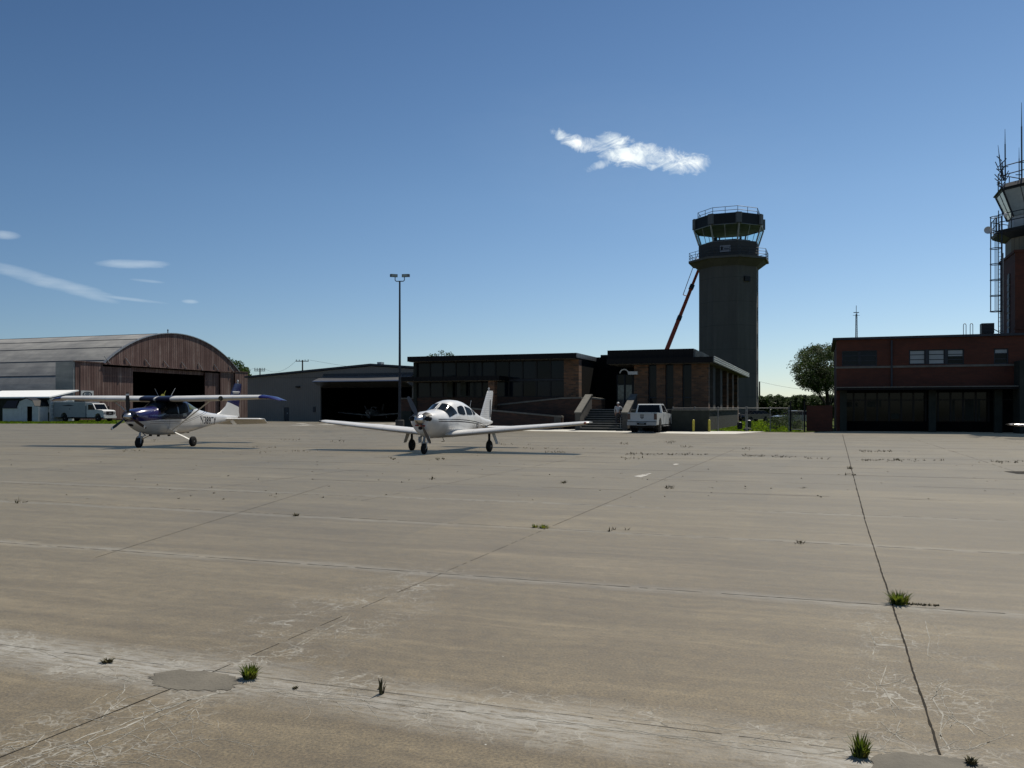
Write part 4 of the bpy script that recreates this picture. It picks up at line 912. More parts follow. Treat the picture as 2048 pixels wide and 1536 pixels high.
for z in (0, .55, 1.1):
    for a, b in (((-.9, -.4), (.9, -.4)), ((.9, -.4), (.9, .4)), ((.9, .4), (-.9, .4)), ((-.9, .4), (-.9, -.4))): q.tube(bc+Vector((*a, z)), bc+Vector((*b, z)), .03, n=5)
q.box(bc.x-.9, bc.x+.9, bc.y-.4, bc.y+.4, bc.z-.06, bc.z); obj('basket', q, M['darksteel'], bl_)

# ---------------------------------------------------------------- brick office building at the right
bx = XZ(1673, 60.4); BF = Frame(bx[0], bx[1], TH)
M['brickB'] = brick_mat('red_office_brick', (.088, .022, .010), (.065, .017, .008), (.045, .022, .014), UA, .3, .1, .28)
M['brickBv'] = brick_mat('red_office_brick_side', (.088, .022, .010), (.065, .017, .008), (.045, .022, .014), VA, .3, .1, .28)
bR = BF.s_at(2040); zt1 = BF.z_at(680.5, 0); zbelt = BF.z_at(735, 0); zcan = BF.z_at(775, 0); DB = 13; OH = 1.5
rt = thing('brick_office_building', BF.p(bR/2, 5, 0), 'two storey dark red brick building with recessed glazed ground floor', 'building')
def zb_(py, a): return BF.z_at(py, a)
wins = []
wu0 = [(1684, 1718, 702, 732), (1719, 1754, 701, 732)]; wu1 = [(1818, 1851, 700, 729), (1856, 1890, 699, 729), (1894, 1928, 698.5, 729)]; wu2 = [(1988, 2017, 697, 728)]
allw = []
for x0, x1, y0, y1 in wu0+wu1+wu2:
    a0, a1 = BF.s_at(x0), BF.s_at(x1); allw.append((a0, a1, zb_(y1, a0), zb_(y0, a0)))
w_ = MB(); w_.wall(BF, 0, bR+6, 0, .35, zcan+.02, zt1, allw); obj('wall', w_, M['brickB'], rt)
w_ = MB(); w_.box(0, .35, .36, DB, 0, zt1, BF); obj('side_wall', w_, M['brickBv'], rt)
w_ = MB(); w_.box(-.25, bR+6, -.2, DB+.2, zt1+.003, zt1+.16, BF); obj('roof', w_, M['darksteel'], rt)
w_ = MB(); w_.box(-.06, bR+1, -.07, .3, zbelt-.08, zbelt+.06, BF); obj('stone_belt', w_, M['capstone'], rt)
w_ = MB(); w_.box(-.0, bR+1.0, -OH, .32, zcan-.22, zcan-.07, BF); obj('canopy', w_, M['fascia'], rt); w_ = MB(); w_.box(-.03, bR+1.0, -OH-.03, .0, zcan-.068, zcan, BF); obj('canopy_edge', w_, M['capstone'], rt)
s0 = BF.s_at(1783); w_ = MB(); w_.box(s0-.05, s0+.06, -.12, -.003, zcan+.03, zt1-.1, BF); obj('downpipe', w_, M['darksteel'], rt)
for i, (a0, a1, z0, z1) in enumerate(allw):
    f_ = MB(); f_.box(a0, a0+.07, .08, .2, z0, z1, BF); f_.box(a1-.07, a1, .08, .2, z0, z1, BF); f_.box(a0+.07, a1-.07, .09, .19, z0, z0+.07, BF); f_.box(a0+.07, a1-.07, .09, .19, z1-.07, z1, BF)
    for q in (1, 2): f_.box(a0+.07, a1-.07, .09, .18, z0+(z1-z0)*q/3-.03, z0+(z1-z0)*q/3+.02, BF)
    fo = obj('window', f_, M['darksteel'], rt)
    full = i in (2, 3); zb0 = z0 if full else (z0+(z1-z0)*.52 if i == 4 else z0+(z1-z0)*.68 if i == 5 else z1-.1)
    pn = MB(); pn.box(a0+.07, a1-.07, .16, .17, z0+.07, z1-.07, BF); obj('pane', pn, M['glassblue'] if not full and i < 2 else M['glassdark'], fo)
    if i >= 2: bl = MB(); bl.box(a0+.08, a1-.08, .10, .14, zb0+.03, z1-.08, BF); obj('blind', bl, M['blind'], fo)
for i in (0, 2, 3):
    q = MB(); q.box(allw[i][1]-.0, allw[i+1][0], -.012, -.003, allw[i][2], allw[i][3], BF); obj('window_mullion', q, M['darksteel'], rt)
# recessed ground floor
dG = 1.6
cols = [(1680, 1694), (1858, 1866), (1990, 1996)]
for x0, x1 in cols: q = MB(); a0 = BF.s_at(x0, 0); q.box(a0, a0+.45, .1, .55, 0, zcan-.225, BF); obj('column', q, M['concdark'], rt)
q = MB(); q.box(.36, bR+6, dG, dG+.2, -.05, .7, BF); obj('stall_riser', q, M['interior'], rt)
M['displayg'] = mat('dim_reflecting_shop_glass', (.006, .0065, .007), .08, var=.8, scale=.5, spec=.12)
na = 14
for k in range(na):
    x0 = .4+(bR-.4)*k/na; x1 = .4+(bR-.4)*(k+1)/na; f_ = MB(); zt_ = zcan-.25
    f_.box(x0, x0+.06, dG+.02, dG+.15, .72, zt_, BF); f_.box(x1-.06, x1-.003, dG+.02, dG+.15, .72, zt_, BF); f_.box(x0+.06, x1-.06, dG+.03, dG+.14, 2.2, 2.28, BF)
    fo = obj('shop_window', f_, M['black'], rt); pn = MB(); pn.box(x0+.06, x1-.06, dG+.07, dG+.09, .72, zt_, BF); obj('pane', pn, M['displayg'], fo)
    if k in (0, 1, 2, 3, 4, 9, 10, 11):
        pp = MB(); hh = R.uniform(.3, .5) if k < 8 else 1.5; zz = (1.75 if k < 4 else .9) if k < 8 else .8; pp.box(x0+.12, x1-.12-(.4 if k % 2 else 0), dG+.05, dG+.06, zz, zz+hh, BF); obj('window_poster', pp, M['concdark'], fo)
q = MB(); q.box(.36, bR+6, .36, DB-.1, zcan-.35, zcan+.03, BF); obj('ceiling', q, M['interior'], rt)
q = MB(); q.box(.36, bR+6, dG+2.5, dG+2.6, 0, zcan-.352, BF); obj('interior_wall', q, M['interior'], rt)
a0 = BF.s_at(2031, -.5); q = MB(); q.box(a0, a0+.9, -OH-.3, .3, 0, zbelt+.2, BF); obj('end_pier', q, M['concdark'], rt)
# low red brick wall at left
a0 = BF.s_at(1613, .2); q = MB(); q.box(a0, -.26, .2, .5, 0, BF.z_at(811, a0, .2), BF); tag(obj('brick_screen_wall', q, M['brickB']), 'low dark red brick screen wall left of the office building', 'wall')
# rooftop things
def roofloc(px, d): a = BF.s_at(px, d); return BF.p(a, d, zt1+.165), a
p, a = roofloc(1712.5, 3); am_ = thing('radio_mast', p, 'slim radio mast standing on the brick office roof', 'mast'); ztop = BF.z_at(611, a, 3)
q = MB()
for dx, dy in ((-.07, -.04), (.07, -.04), (0, .08)): q.tube((p.x+dx, p.y+dy, p.z), (p.x+dx*.6, p.y+dy*.6, p.z+(ztop-p.z)*.75), .025, n=5)
for k in range(12):
    zz = p.z+(ztop-p.z)*.75*k/12; q.tube((p.x-.07, p.y-.04, zz), (p.x+.07, p.y-.04, zz+.25), .012, n=4); q.tube((p.x+.07, p.y-.04, zz+.1), (p.x, p.y+.08, zz+.3), .012, n=4)
obj('lattice', q, M['darksteel'], am_)
q = MB(); q.tube((p.x, p.y, p.z+(ztop-p.z)*.7), (p.x, p.y, ztop), .02, n=5); q.tube((p.x-.2, p.y, p.z+(ztop-p.z)*.8), (p.x+.2, p.y, p.z+(ztop-p.z)*.8), .03, n=5); q.tube((p.x-.25, p.y, p.z+(ztop-p.z)*.72), (p.x+.25, p.y, p.z+(ztop-p.z)*.72), .015, n=5); obj('antenna', q, M['darksteel'], am_)
for k, px in enumerate((1929.5, 1943)):
    p, a = roofloc(px, .2); q = MB(); h_ = .75; q.path([p+Vector((-.09, 0, 0)), p+Vector((-.09, 0, h_-.08)), p+Vector((-.04, 0, h_)), p+Vector((.04, 0, h_)), p+Vector((.09, 0, h_-.08)), p+Vector((.09, 0, 0))], .022, 6)
    tag(obj('roof_ladder_rail', q, M['steel']), ['left one of two steel ladder hoops on the office roof edge', 'right one of two steel ladder hoops, nearer the rooftop unit'][k], 'ladder rail', 'ladder hoops on the roof edge')
p, a = roofloc(1974, 1.0); ac = thing('rooftop_unit', p, 'dark boxy air conditioning unit on the office roof beside the brick tower', 'air conditioner')
q = MB(); fr = Frame(p.x, p.y, TH); q.box(-.38, .38, -.38, .38, p.z+.08, p.z+.78, fr); obj('casing', q, M['black'], ac)
for k in range(5):
    pass
q = MB(); 
for k in range(6): q.box(-.34, .34, -.395, -.383, p.z+.15+k*.1, p.z+.19+k*.1, fr)
obj('grille', q, M['darksteel'], ac); q = MB(); q.tube(fr.p(.38, 0, p.z+.4), fr.p(1.1, .3, p.z+.02), .03, n=6); obj('pipe', q, M['steel'], ac)

# ---------------------------------------------------------------- old brick control tower
ox = XZ(2030, 58.5); OF = Frame(ox[0], ox[1], TH); W_ = 5.2
zB = OF.z_at(505, 0)
rt = thing('brick_control_tower', OF.p(W_/2, W_/2, 0), 'old brick control tower with railed gallery and aerials at right edge', 'tower')
q = MB(); q.box(0, W_, 0, W_, 0, zB, OF); obj('shaft', q, M['brickB'], rt)
q = MB(); q.box(-.08, W_+.1, -.08, W_+.1, zB+.003, zB+.18, OF); obj('shaft_coping', q, M['brickBv'], rt); q = MB(); q.box(-.06, W_, -.06, -.003, zB-5.3, zB-5.15, OF); obj('stone_band', q, M['brickBv'], rt)
q = MB(); q.box(-.05, -.003, 1.6, 2.3, zB-6.0, zB-1.2, OF)
f_ = obj('slot_window', q, M['black'], rt); q = MB()
for k in range(9): q.box(-.08, -.051, 1.65, 2.25, zB-5.9+k*.5, zB-5.55+k*.5, OF)
obj('pane', q, M['blind'], f_)
oc = OF.p(W_/2, W_/2, 0)
def og(r, z): return octo(r, z, TH*-1, 8, oc)
zd = OF.z_at(452, 0); zg0_ = zd+1.0; zg1_ = OF.z_at(372, 0)+.1
M['beige'] = rib_mat('cream_corrugated_panel', [(.3, (.14, .125, .095)), (.7, (.25, .23, .18))], UA, .25, .7, 0, (3, .2), .5, .2)
q = MB(); q.loft([og(2.75, zB+.18), og(2.75, zd-.4)]); obj('upper_drum', q, M['beige'], rt)
q = MB(); q.loft([og(2.85, zd-.55), og(3.6, zd-.2), og(3.7, zd), og(2.6, zd+.0)]); obj('gallery_deck', q, M['darksteel'], rt)
q = MB(); P = og(2.78, 0)
a_, b_ = Vector(P[5]), Vector(P[6])
q.box(.3, .75, .05, .1, zd-1.9, zd-1.0, Frame(oc.x, oc.y, TH)) if False else None
def orails(name, r, z, h, m, lv=(1, .5), rad=.03, posts=2):
    q = MB(); P = og(r, z); n = 8
    for i in range(n):
        a, b = Vector(P[i]), Vector(P[(i+1) % n])
        for l in lv: q.tube(a+Vector((0, 0, h*l)), b+Vector((0, 0, h*l)), rad, n=6)
        for k in range(posts): c = a.lerp(b, k/posts); q.tube(c, c+Vector((0, 0, h)), rad, n=6)
    return obj(name, q, m, rt)
orails('gallery_railing', 3.65, zd, 1.1, M['darksteel'], posts=3)
q = MB(); q.loft([og(2.6, zd+.005), og(2.55, zg0_)]); obj('cab_base', q, M['offwhite'], rt)
M['skyglass'] = mat('cab_glass_painted_reflection', (.30, .36, .38), .12, .0, var=.12, spec=.6)  # pale base colour paints the sky reflection on some cab panes
A_, B_ = og(2.6, zg0_+.01), og(3.35, zg1_)
for i in range(8):
    a, b, c, d = Vector(A_[i]), Vector(A_[(i+1) % 8]), Vector(B_[(i+1) % 8]), Vector(B_[i]); nn = (b-a).cross(d-a).normalized()*.03
    q = MB(); q.tube(a, d, .07, n=6); q.tube(d, c, .06, n=6); q.tube(a.lerp(b, .5), d.lerp(c, .5), .03, n=5); fo = obj('cab_window', q, M['darksteel'], rt)
    q = MB(); v4 = [a.lerp(b, .03), b.lerp(a, .03), c.lerp(d, .03), d.lerp(c, .03)]; q.add(v4+[x-nn for x in v4], [(0, 1, 2, 3), (7, 6, 5, 4), (0, 4, 5, 1), (1, 5, 6, 2), (2, 6, 7, 3), (3, 7, 4, 0)]); obj('pane', q, M['skyglass'] if i in (5, 6, 4) else M['glassdark'], fo)
q = MB(); q.loft([og(3.45, zg1_+.02), og(3.55, zg1_+.1), og(3.2, zg1_+.45), og(.4, zg1_+.6)]); obj('roof', q, M['darksteel'], rt)
orails('roof_railing', 3.2, zg1_+.45, 1.25, M['darksteel'], posts=2, rad=.035)
# aerials
for k, (px, py, dz, r_, lab) in enumerate(((1996, 290, 0, .035, 'short slanted whip aerial furthest left on the brick tower'), (2010, 258, 0, .04, 'tall whip aerial second from left on the brick tower'), (2001, 318, 0, .03, 'shortest thin aerial between the two left whips'),
                             (2043, 205, 0, .045, 'tallest aerial at the right edge of the photo'), (2038, 295, 0, .03, 'short aerial beside the tallest one'))):
    Z_a = oc.y-2.2+k*.4; p = Vector((*XZ(px, Z_a), zat(py, Z_a))); base = Vector((p.x+(.25 if k in (0, 2) else 0.02), p.y, zg1_+.3))
    at = thing('aerial', base, lab, 'aerial', 'whip aerials on the brick tower'); q = MB(); q.tube(base, base.lerp(p, .7), r_*1.2, r_*1.0, 6); obj('mount_tube', q, M['darksteel'], at)
    q = MB(); q.tube(base.lerp(p, .7), p, r_*.7, r_*.3, 6); q.tube(base.lerp(p, .25)+Vector((-.25, 0, 0)), base.lerp(p, .25)+Vector((.2, 0, 0)), .03, n=5); obj('whip', q, M['darksteel'], at)
q = MB()
for k in range(14):
    a_ = Vector((*XZ(R.uniform(1989, 2012), oc.y-1.6), R.uniform(zg1_-.2, zg1_+1.7))); q.tube(a_, a_+Vector((R.uniform(-.5, .6), R.uniform(-.3, .3), R.uniform(-.5, .9))), .03, n=5)
tag(obj('aerial_bracket', q, M['darksteel']), 'tangle of dark mounting brackets and cables on the tower roof corner', 'bracket')
# caged ladder
cx = XZ(1992, 58.6); z0, z1 = zat(623, 58.6), zat(434, 58.6); ld = thing('caged_ladder', (*cx, z0), 'dark steel ladder with round safety cage on the brick tower', 'ladder')
q = MB(); Rr = .36
for k in range(7):
    zz = z0+(z1-z0)*k/6 if k < 6 else z1; P = [(cx[0]+Rr*cos(2*pi*i/14), cx[1]+Rr*sin(2*pi*i/14), zz) for i in range(15)]; q.path(P, .03, 5)
for i in (0, 2, 5, 7, 9, 12): q.tube((cx[0]+Rr*cos(2*pi*i/14), cx[1]+Rr*sin(2*pi*i/14), z0), (cx[0]+Rr*cos(2*pi*i/14), cx[1]+Rr*sin(2*pi*i/14), z1), .025, n=5)
obj('safety_cage', q, M['darksteel'], ld)
q = MB(); lx = cx[0]+.30
for dy in (-.22, .22): q.tube((lx, cx[1]+dy, z0-2.4), (lx, cx[1]+dy, z1+.5), .03, n=6)
for k in range(40):
    zz = z0-2.2+k*.3
    if zz < z1: q.tube((lx, cx[1]-.22, zz), (lx, cx[1]+.22, zz), .015, n=5)
for k in range(4): q.tube((lx, cx[1], z0+k*1.8), (lx+.6, cx[1]+.6, z0+k*1.8), .03, n=5)
obj('rungs', q, M['darksteel'], ld)
dx = XZ(1976, 58.2); zz = zat(461, 58.2); ds = thing('dish_antenna', (dx[0], dx[1], zz), 'small round white dish antenna by the ladder top', 'dish')
q = MB(); q.lathe((dx[0], dx[1], zz), (-.35, -.9, .1), [(0, 0), (.02, .14), (.07, .25), (.09, .26), (.08, .24), (.03, .12), (.01, 0)], 20); obj('dish', q, M['offwhite'], ds)
q = MB(); q.tube((dx[0], dx[1]+.05, zz), (cx[0]-.2, cx[1], zz-.05), .035, n=6); obj('arm', q, M['darksteel'], ds)
q = MB(); q.tube((*XZ(2005, 58.7), zt1), (*XZ(2005, 58.7), zB), .07, n=8); tag(obj('conduit_pipe', q, M['steel']), 'thin vertical steel pipe up the left side of the brick tower', 'pipe')
q = MB(); g0 = XZ(2020, 54.5); q.sphere((*XZ(2011, 56), zat(430, 56)), .12, .12, .15, 10, 6); tag(obj('gallery_lamp', q, M['white']), 'small white globe lamp on the brick tower gallery', 'lamp')

# ---------------------------------------------------------------- floodlight pole
g = XZ(799.5, 66.0); lp = thing('floodlight_pole', (*g, 0), 'tall thin dark pole with two floodlights on a forked arm', 'light pole')
zt2 = zat(562, 66); q = MB(); q.tube((*g, .7), (*g, zt2), .11, .065, 12); obj('pole', q, M['darksteel'], lp)
q = MB(); q.lathe((*g, 0), (0, 0, 1), [(0, .34), (.72, .34), (.75, .30)], 16); obj('footing', q, M['concrete'], lp)
for sgn in (-1, 1):
    q = MB(); q.path([Vector((g[0], g[1], zt2-.02)), Vector((g[0]+sgn*.28, g[1], zt2-.02)), Vector((g[0]+sgn*.36, g[1], zt2+.06)), Vector((g[0]+sgn*.36, g[1], zt2+.3))], .035, 6); ar = obj('arm', q, M['darksteel'], lp)
    fr = Frame(g[0]+sgn*.46, g[1], radians(-18 if sgn < 0 else 12)); q = MB(); q.side(fr, [(-.14, zt2+.28), (.22, zt2+.33), (.22, zt2+.55), (-.14, zt2+.52)], -.27, .27); h_ = obj('lamp_head', q, M['darksteel'], ar)
    q = MB(); q.box(-.22, .22, -.155, -.143, zt2+.31, zt2+.49, fr); obj('lens', q, mat('floodlight_lens', (.25, .3, .26), .15, var=.2), h_)

# ---------------------------------------------------------------- power poles, wires
def ppole(px, ytop, Z, ybar, hw, lab, rotz=0):
    x, y = XZ(px, Z); zt_ = zat(ytop, Z); r_ = thing('utility_pole', (x, y, 0), lab, 'utility pole', 'wooden utility poles')
    q = MB(); q.tube((x, y, 0), (x, y, zt_), .2, .13, 8); obj('pole', q, M['bark'], r_)
    for zb2 in ybar:
        z = zat(zb2, Z); q = MB(); q.box(x-hw, x+hw, y-.3, y-.18, z-.07, z+.07); c_ = obj('crossarm', q, M['bark'], r_)
        for e in (-.92, -.45, .45, .92): q = MB(); q.tube((x+hw*e, y-.24, z+.07), (x+hw*e, y-.24, z+.32), .05, .07, 6); obj('insulator', q, M['darksteel'], c_)
    return Vector((x, y, zat(ybar[0], Z)+.3)) if ybar else Vector((x, y, zt_))
w0 = ppole(605, 720, 165, (722.5,), 1.25, 'taller utility pole with one crossarm above the grey hangar roof')
w1 = ppole(520, 736, 205, (738.5, 742), 1.3, 'utility pole with two crossarms between the two hangars')
w2 = ppole(1519, 763, 160, (), 1, 'bare utility pole just right of the control tower')
def wire(a, b, sag, lab):
    q = MB(); P = [a.lerp(b, i/16)-Vector((0, 0, sag*4*(i/16)*(1-i/16))) for i in range(17)]; q.path(P, .022, 4); tag(obj('power_line', q, M['black']), lab, 'wire')
wire(w1+Vector((1, -.2, 0)), w0+Vector((-1, -.2, 0)), 1.6, 'thin power line between the two poles over the grey hangar')
wire(w0+Vector((1, 0, 0)), w0+Vector((60, -10, -3)), 2, 'thin power line leaving the taller pole to the right')
wire(w1+Vector((-1, 0, 0)), w1+Vector((-50, 20, -3)), 2, 'thin power line leaving the pole between hangars to the left')
wire(w2, Vector((*XZ(1700, 150), zat(782, 150))), .6, 'thin power line from the bare pole towards the big tree')

# ---------------------------------------------------------------- trees
T1 = XZ(1640, 84)
def shp(rnd):
    while True:
        px = rnd.uniform(1592, 1700); py = rnd.uniform(694, 782)
        cx_, cy_ = 1650, 738; 
        if ((px-cx_)/58)**2+((py-cy_)/46)**2 < 1 or ((px-1615)/24)**2+((py-728)/26)**2 < 1:
            Z = 84+rnd.uniform(-4, 4); return (*XZ(px, Z), zat(py, Z))
tree('broadleaf_tree', XZ(1655, 84), 7.6, 2.8, 'big round dark green tree left of the brick office building', 'trees', 165, .105, 3, .2, .3, 150, shp)
def shp3(rnd):
    Z = 175+rnd.uniform(-4, 4); px = rnd.uniform(440, 495); top = 712+max(0, px-462)*1.0+R.uniform(0, 5); py = rnd.uniform(top, 770); return (*XZ(px, Z), zat(py, Z))
tree('broadleaf_tree', XZ(466, 175), 11, 4, 'green tree top showing behind the right end of the arched hangar', 'trees', 80, .22, 5, .3, .3, 110, shp3)
def shp4(rnd):
    Z = 110+rnd.uniform(-3, 3); px = rnd.uniform(848, 905); py = rnd.uniform(708-4*(1-abs(px-878)/28), 730); return (*XZ(px, Z), zat(py, Z))
tree('broadleaf_tree', XZ(878, 110), 8.4, 2.5, 'sparse leafy tree top peeking over the terminal roof at left', 'trees', 26, .12, 6, .3, .2, 50, shp4)
for k in range(14):
    px = 1503+k*14.5+R.uniform(-4, 4); Z = 150-k*2.2+R.uniform(-4, 4); hh = zat(788+R.uniform(-2, 3), Z)*.95; x, y = XZ(px, Z)
    labs = ['hedge tree touching the tower foot', 'hedge tree second from the tower', 'hedge tree third from the tower', 'hedge tree fourth from the tower', 'hedge tree fifth from the tower', 'hedge tree in the middle of the row', 'hedge tree just right of the row middle', 'hedge tree near the big round tree', 'hedge tree left below the big tree', 'hedge tree below the big tree', 'hedge tree right below the big tree', 'hedge tree next to the brick screen wall', 'hedge tree half behind the screen wall', 'hedge tree last of the row at right']
    tree('hedge_tree', (x, y), hh, 1.5, labs[k], 'row of bushy trees beyond the lawn', 60, .17, 20+k, .05, .12, 75, 'box')
for k, (px, Z, py, lab) in enumerate(((1560, 72, 838, 'scrubby shrub climbing the fence right of the parked car'), (1552, 66, 845, 'small scrubby bush low on the fence'), (1590, 63, 851, 'weedy bush at the foot of the dark gate post'), (1575, 80, 826, 'taller shrub behind the fence gate'))):
    x, y = XZ(px, Z); q = MB(); rnd = random.Random(k+50); hh = max(.5, zat(py-8, Z)); 
    for i in range(14): leaves(q, (x+rnd.gauss(0, .5), y+rnd.gauss(0, .3), rnd.uniform(.1, hh)), (.35, .3, .3), 45, .07, rnd)
    s_ = MB()
    for i in range(5): s_.tube((x, y, 0), (x+rnd.uniform(-.5, .5), y+rnd.uniform(-.3, .3), hh*.8), .02, .008, 5)
    r_ = thing('shrub', (x, y, 0), lab, 'shrub', 'shrubs along the fence'); obj('foliage', q, M['leaf'], r_); obj('stems', s_, M['bark'], r_)
for k in range(9):                        # far tree line right of everything
    x = -60+k*9; 
# ---------------------------------------------------------------- aircraft
class Fus:
    def __init__(s, st, n=2.4, nb=None): s.st = sorted(st); s.n = n; s.nb = nb or n        # (x, halfwidth, ztop, zbot, zwide)
    def at(s, x):
        st = s.st; x = max(st[0][0], min(st[-1][0], x))
        for i in range(len(st)-1):
            if st[i][0] <= x <= st[i+1][0]: break
        p1, p2 = st[i], st[i+1]; p0 = st[i-1] if i > 0 else p1; p3 = st[i+2] if i+2 < len(st) else p2
        t = (x-p1[0])/(p2[0]-p1[0]); h = p2[0]-p1[0]; out = []
        for k in range(1, len(p1)):
            m1 = (p2[k]-p0[k])/(p2[0]-p0[0]); m2 = (p3[k]-p1[k])/(p3[0]-p1[0])
            d = (p2[k]-p1[k])/h
            if d == 0: m1 = m2 = 0
            else:
                m1 = max(min(m1/d, 3), 0)*d; m2 = max(min(m2/d, 3), 0)*d
            out.append((2*t**3-3*t*t+1)*p1[k]+(t**3-2*t*t+t)*h*m1+(-2*t**3+3*t*t)*p2[k]+(t**3-t*t)*h*m2)
        return out
    def pt(s, x, ph, off=0):
        w, zt_, zb, zw = s.at(x); c, n_ = cos(ph), sin(ph); w += off
        h = (zt_-zw if n_ > 0 else zw-zb)+off
        e = s.n if n_ > 0 else s.nb+(s.n-s.nb)*max(0, min(1, (1.2-x)/1.2))
        return (x, w*math.copysign(abs(c)**(2/e), c), zw+h*math.copysign(abs(n_)**(2/e), n_))
    def y(s, x, z, off=0):
        w, zt_, zb, zw = s.at(x); h = (zt_-zw if z > zw else zw-zb)
        return w*max(0, 1-min(1, abs(z-zw)/h)**s.n)**(1/s.n)+off
    def mesh(s, mb, x0, x1, m=40, n=28):
        return mb.loft([[s.pt(x0+(x1-x0)*j/m, 2*pi*i/n) for i in range(n)] for j in range(m+1)])
    def patch(s, mb, cols, side, off=.008, rows=8):   # window between bottom and top curves seen from the side
        return mb.grid([[(x, side*s.y(x, zb+(zt_-zb)*r/rows, off), zb+(zt_-zb)*r/rows) for r in range(rows+1)] for x, zb, zt_ in cols])
    def around(s, mb, xf, p0, p1, off=.008, n=16, m=6):   # sheet wrapped over the top, xf(phi)->(x0,x1)
        return mb.grid([[s.pt(xf(ph)[0]+(xf(ph)[1]-xf(ph)[0])*j/m, ph, off) for j in range(m+1)] for ph in [p0+(p1-p0)*i/n for i in range(n+1)]])
def foil(n=12, tk=.14, cam=.02):
    xs = [.5*(1-cos(pi*i/n)) for i in range(n+1)]
    yt = lambda x: 5*tk*(.2969*sqrt(x)-.126*x-.3516*x*x+.2843*x**3-.1036*x**4)
    cm = lambda x: cam*4*x*(1-x)
    return [(x, cm(x)+yt(x)) for x in xs[::-1]]+[(x, cm(x)-yt(x)) for x in xs[1:-1]]
def surf(mb, secs, vert=False):      # secs: (span, xLE, chord, z, thick[, y0]); chord runs aft (-x)
    rings = []
    for sp, xl, ch, z, tk in secs:
        rings.append([((xl-c*ch), sp, z+t_*ch) if not vert else (xl-c*ch, t_*ch+z, sp) for c, t_ in foil(tk=tk, cam=0 if vert else .02)])
    return mb.loft(rings)
def wheel(parent, x, y, z, r, w, name='wheel'):
    q = MB(); q.lathe((x, y-w/2, z), (0, 1, 0), [(0, r*.5), (0, r*.8), (w*.2, r), (w*.8, r), (w, r*.8), (w, r*.5)], 24); o = obj(name, q, M['rubber'], parent, smooth=40)
    q = MB(); q.lathe((x, y-w/2-.005, z), (0, 1, 0), [(.0, .02), (.01, r*.2), (.03, r*.5), (w-.02, r*.5), (w, r*.2), (w+.01, .02)], 20); obj('hub', q, M['rim'], o, smooth=40); return o
def blade(mb, c, ang, Rr, w, tipc=None, th=.03, hub=.12, x=0):
    rings = []
    for f, ww, tw in ((0, .35, 60), (.12, .6, 50), (.35, 1, 35), (.65, .95, 24), (.9, .75, 17), (1, .4, 15)):
        r_ = hub+(Rr-hub)*f; e = Vector((0, cos(ang), sin(ang))); t_ = Vector((0, -sin(ang), cos(ang))); q_ = (t_*cos(radians(tw))+Vector((1, 0, 0))*sin(radians(tw))); nn = e.cross(q_)
        k = w*ww/2; p = Vector(c)+e*r_
        rings.append([p+q_*k, p+nn*th*.5*ww, p-q_*k, p-nn*th*.5*ww])
    return mb.loft(rings)
M['rim'] = mat('wheel_rim_alloy', (.22, .22, .22), .4, .5, var=.1)
M['cabinglass'] = mat('dark_cabin_window', (.004, .005, .006), .25, var=.3, spec=.03)
M['planeglass'] = mat('aircraft_window_glass', (.008, .010, .011), .07, var=.3, spec=.22)
t = NT('white_aircraft_paint_striped'); sx = t.N.new('ShaderNodeSeparateXYZ'); t.L.new(t.tc(), sx.inputs[0]); x_, y_, z_ = sx.outputs
zl = t.math('ADD', z_, t.math('MULTIPLY', t.math('MULTIPLY', t.math('SUBTRACT', 2.0, x_), t.math('SUBTRACT', 2.0, x_)), .012)); 
s1 = t.math('MULTIPLY', t.math('GREATER_THAN', zl, 1.215), t.math('LESS_THAN', zl, 1.25)); s2 = t.math('MULTIPLY', t.math('GREATER_THAN', zl, 1.14), t.math('LESS_THAN', zl, 1.18))
st_ = t.math('MULTIPLY', t.math('MAXIMUM', s1, s2), t.math('LESS_THAN', x_, 2.15))
dirt = t.noise(2.2, 5); t.set('Base Color', t.mix(st_, t.ramp(dirt, [(.3, (.50, .50, .49)), (.65, (.62, .62, .61))]), (.012, .012, .02))).set('Roughness', .32).set('Specular IOR Level', .5).set('Coat Weight', .3); M['arrowpaint'] = t.m
t = NT('corrugated_white_skin'); sx = t.N.new('ShaderNodeSeparateXYZ'); t.L.new(t.tc(), sx.inputs[0]); x_, y_, z_ = sx.outputs
rb_ = t.math('PINGPONG', z_, .04); t.set('Base Color', t.ramp(rb_, [(.0, (.48, .48, .48)), (.03, (.56, .56, .55))])).set('Roughness', .4); t.bump(t.math('MULTIPLY', rb_, 25), .3, .01); M['finpaint'] = t.m  # rib shading also put into the base colour as darker grooves
def panel_paint(name, c0, c1, ax, step):
    t = NT(name); d_ = t.dot(ax); ln = t.math('LESS_THAN', t.math('PINGPONG', d_, step), .006)
    t.set('Base Color', t.mix(t.math('MULTIPLY', ln, .45), t.ramp(t.noise(1.5, 5), [(.3, c0), (.7, c1)]), (.1, .1, .1))).set('Roughness', .35).set('Specular IOR Level', .5); return t.m
M['wingpaint'] = panel_paint('white_wing_paint', (.50, .50, .49), (.60, .60, .59), (0, 1, 0), .62)
M['bladegrey'] = mat('grey_propeller', (.09, .085, .085), .4, .2, var=.15)
M['bladeblack'] = mat('black_propeller', (.012, .008, .008), .4, 0, var=.15, spec=.3)
M['red'] = mat('red_intake_plug', (.22, .03, .02), .7, var=.2)

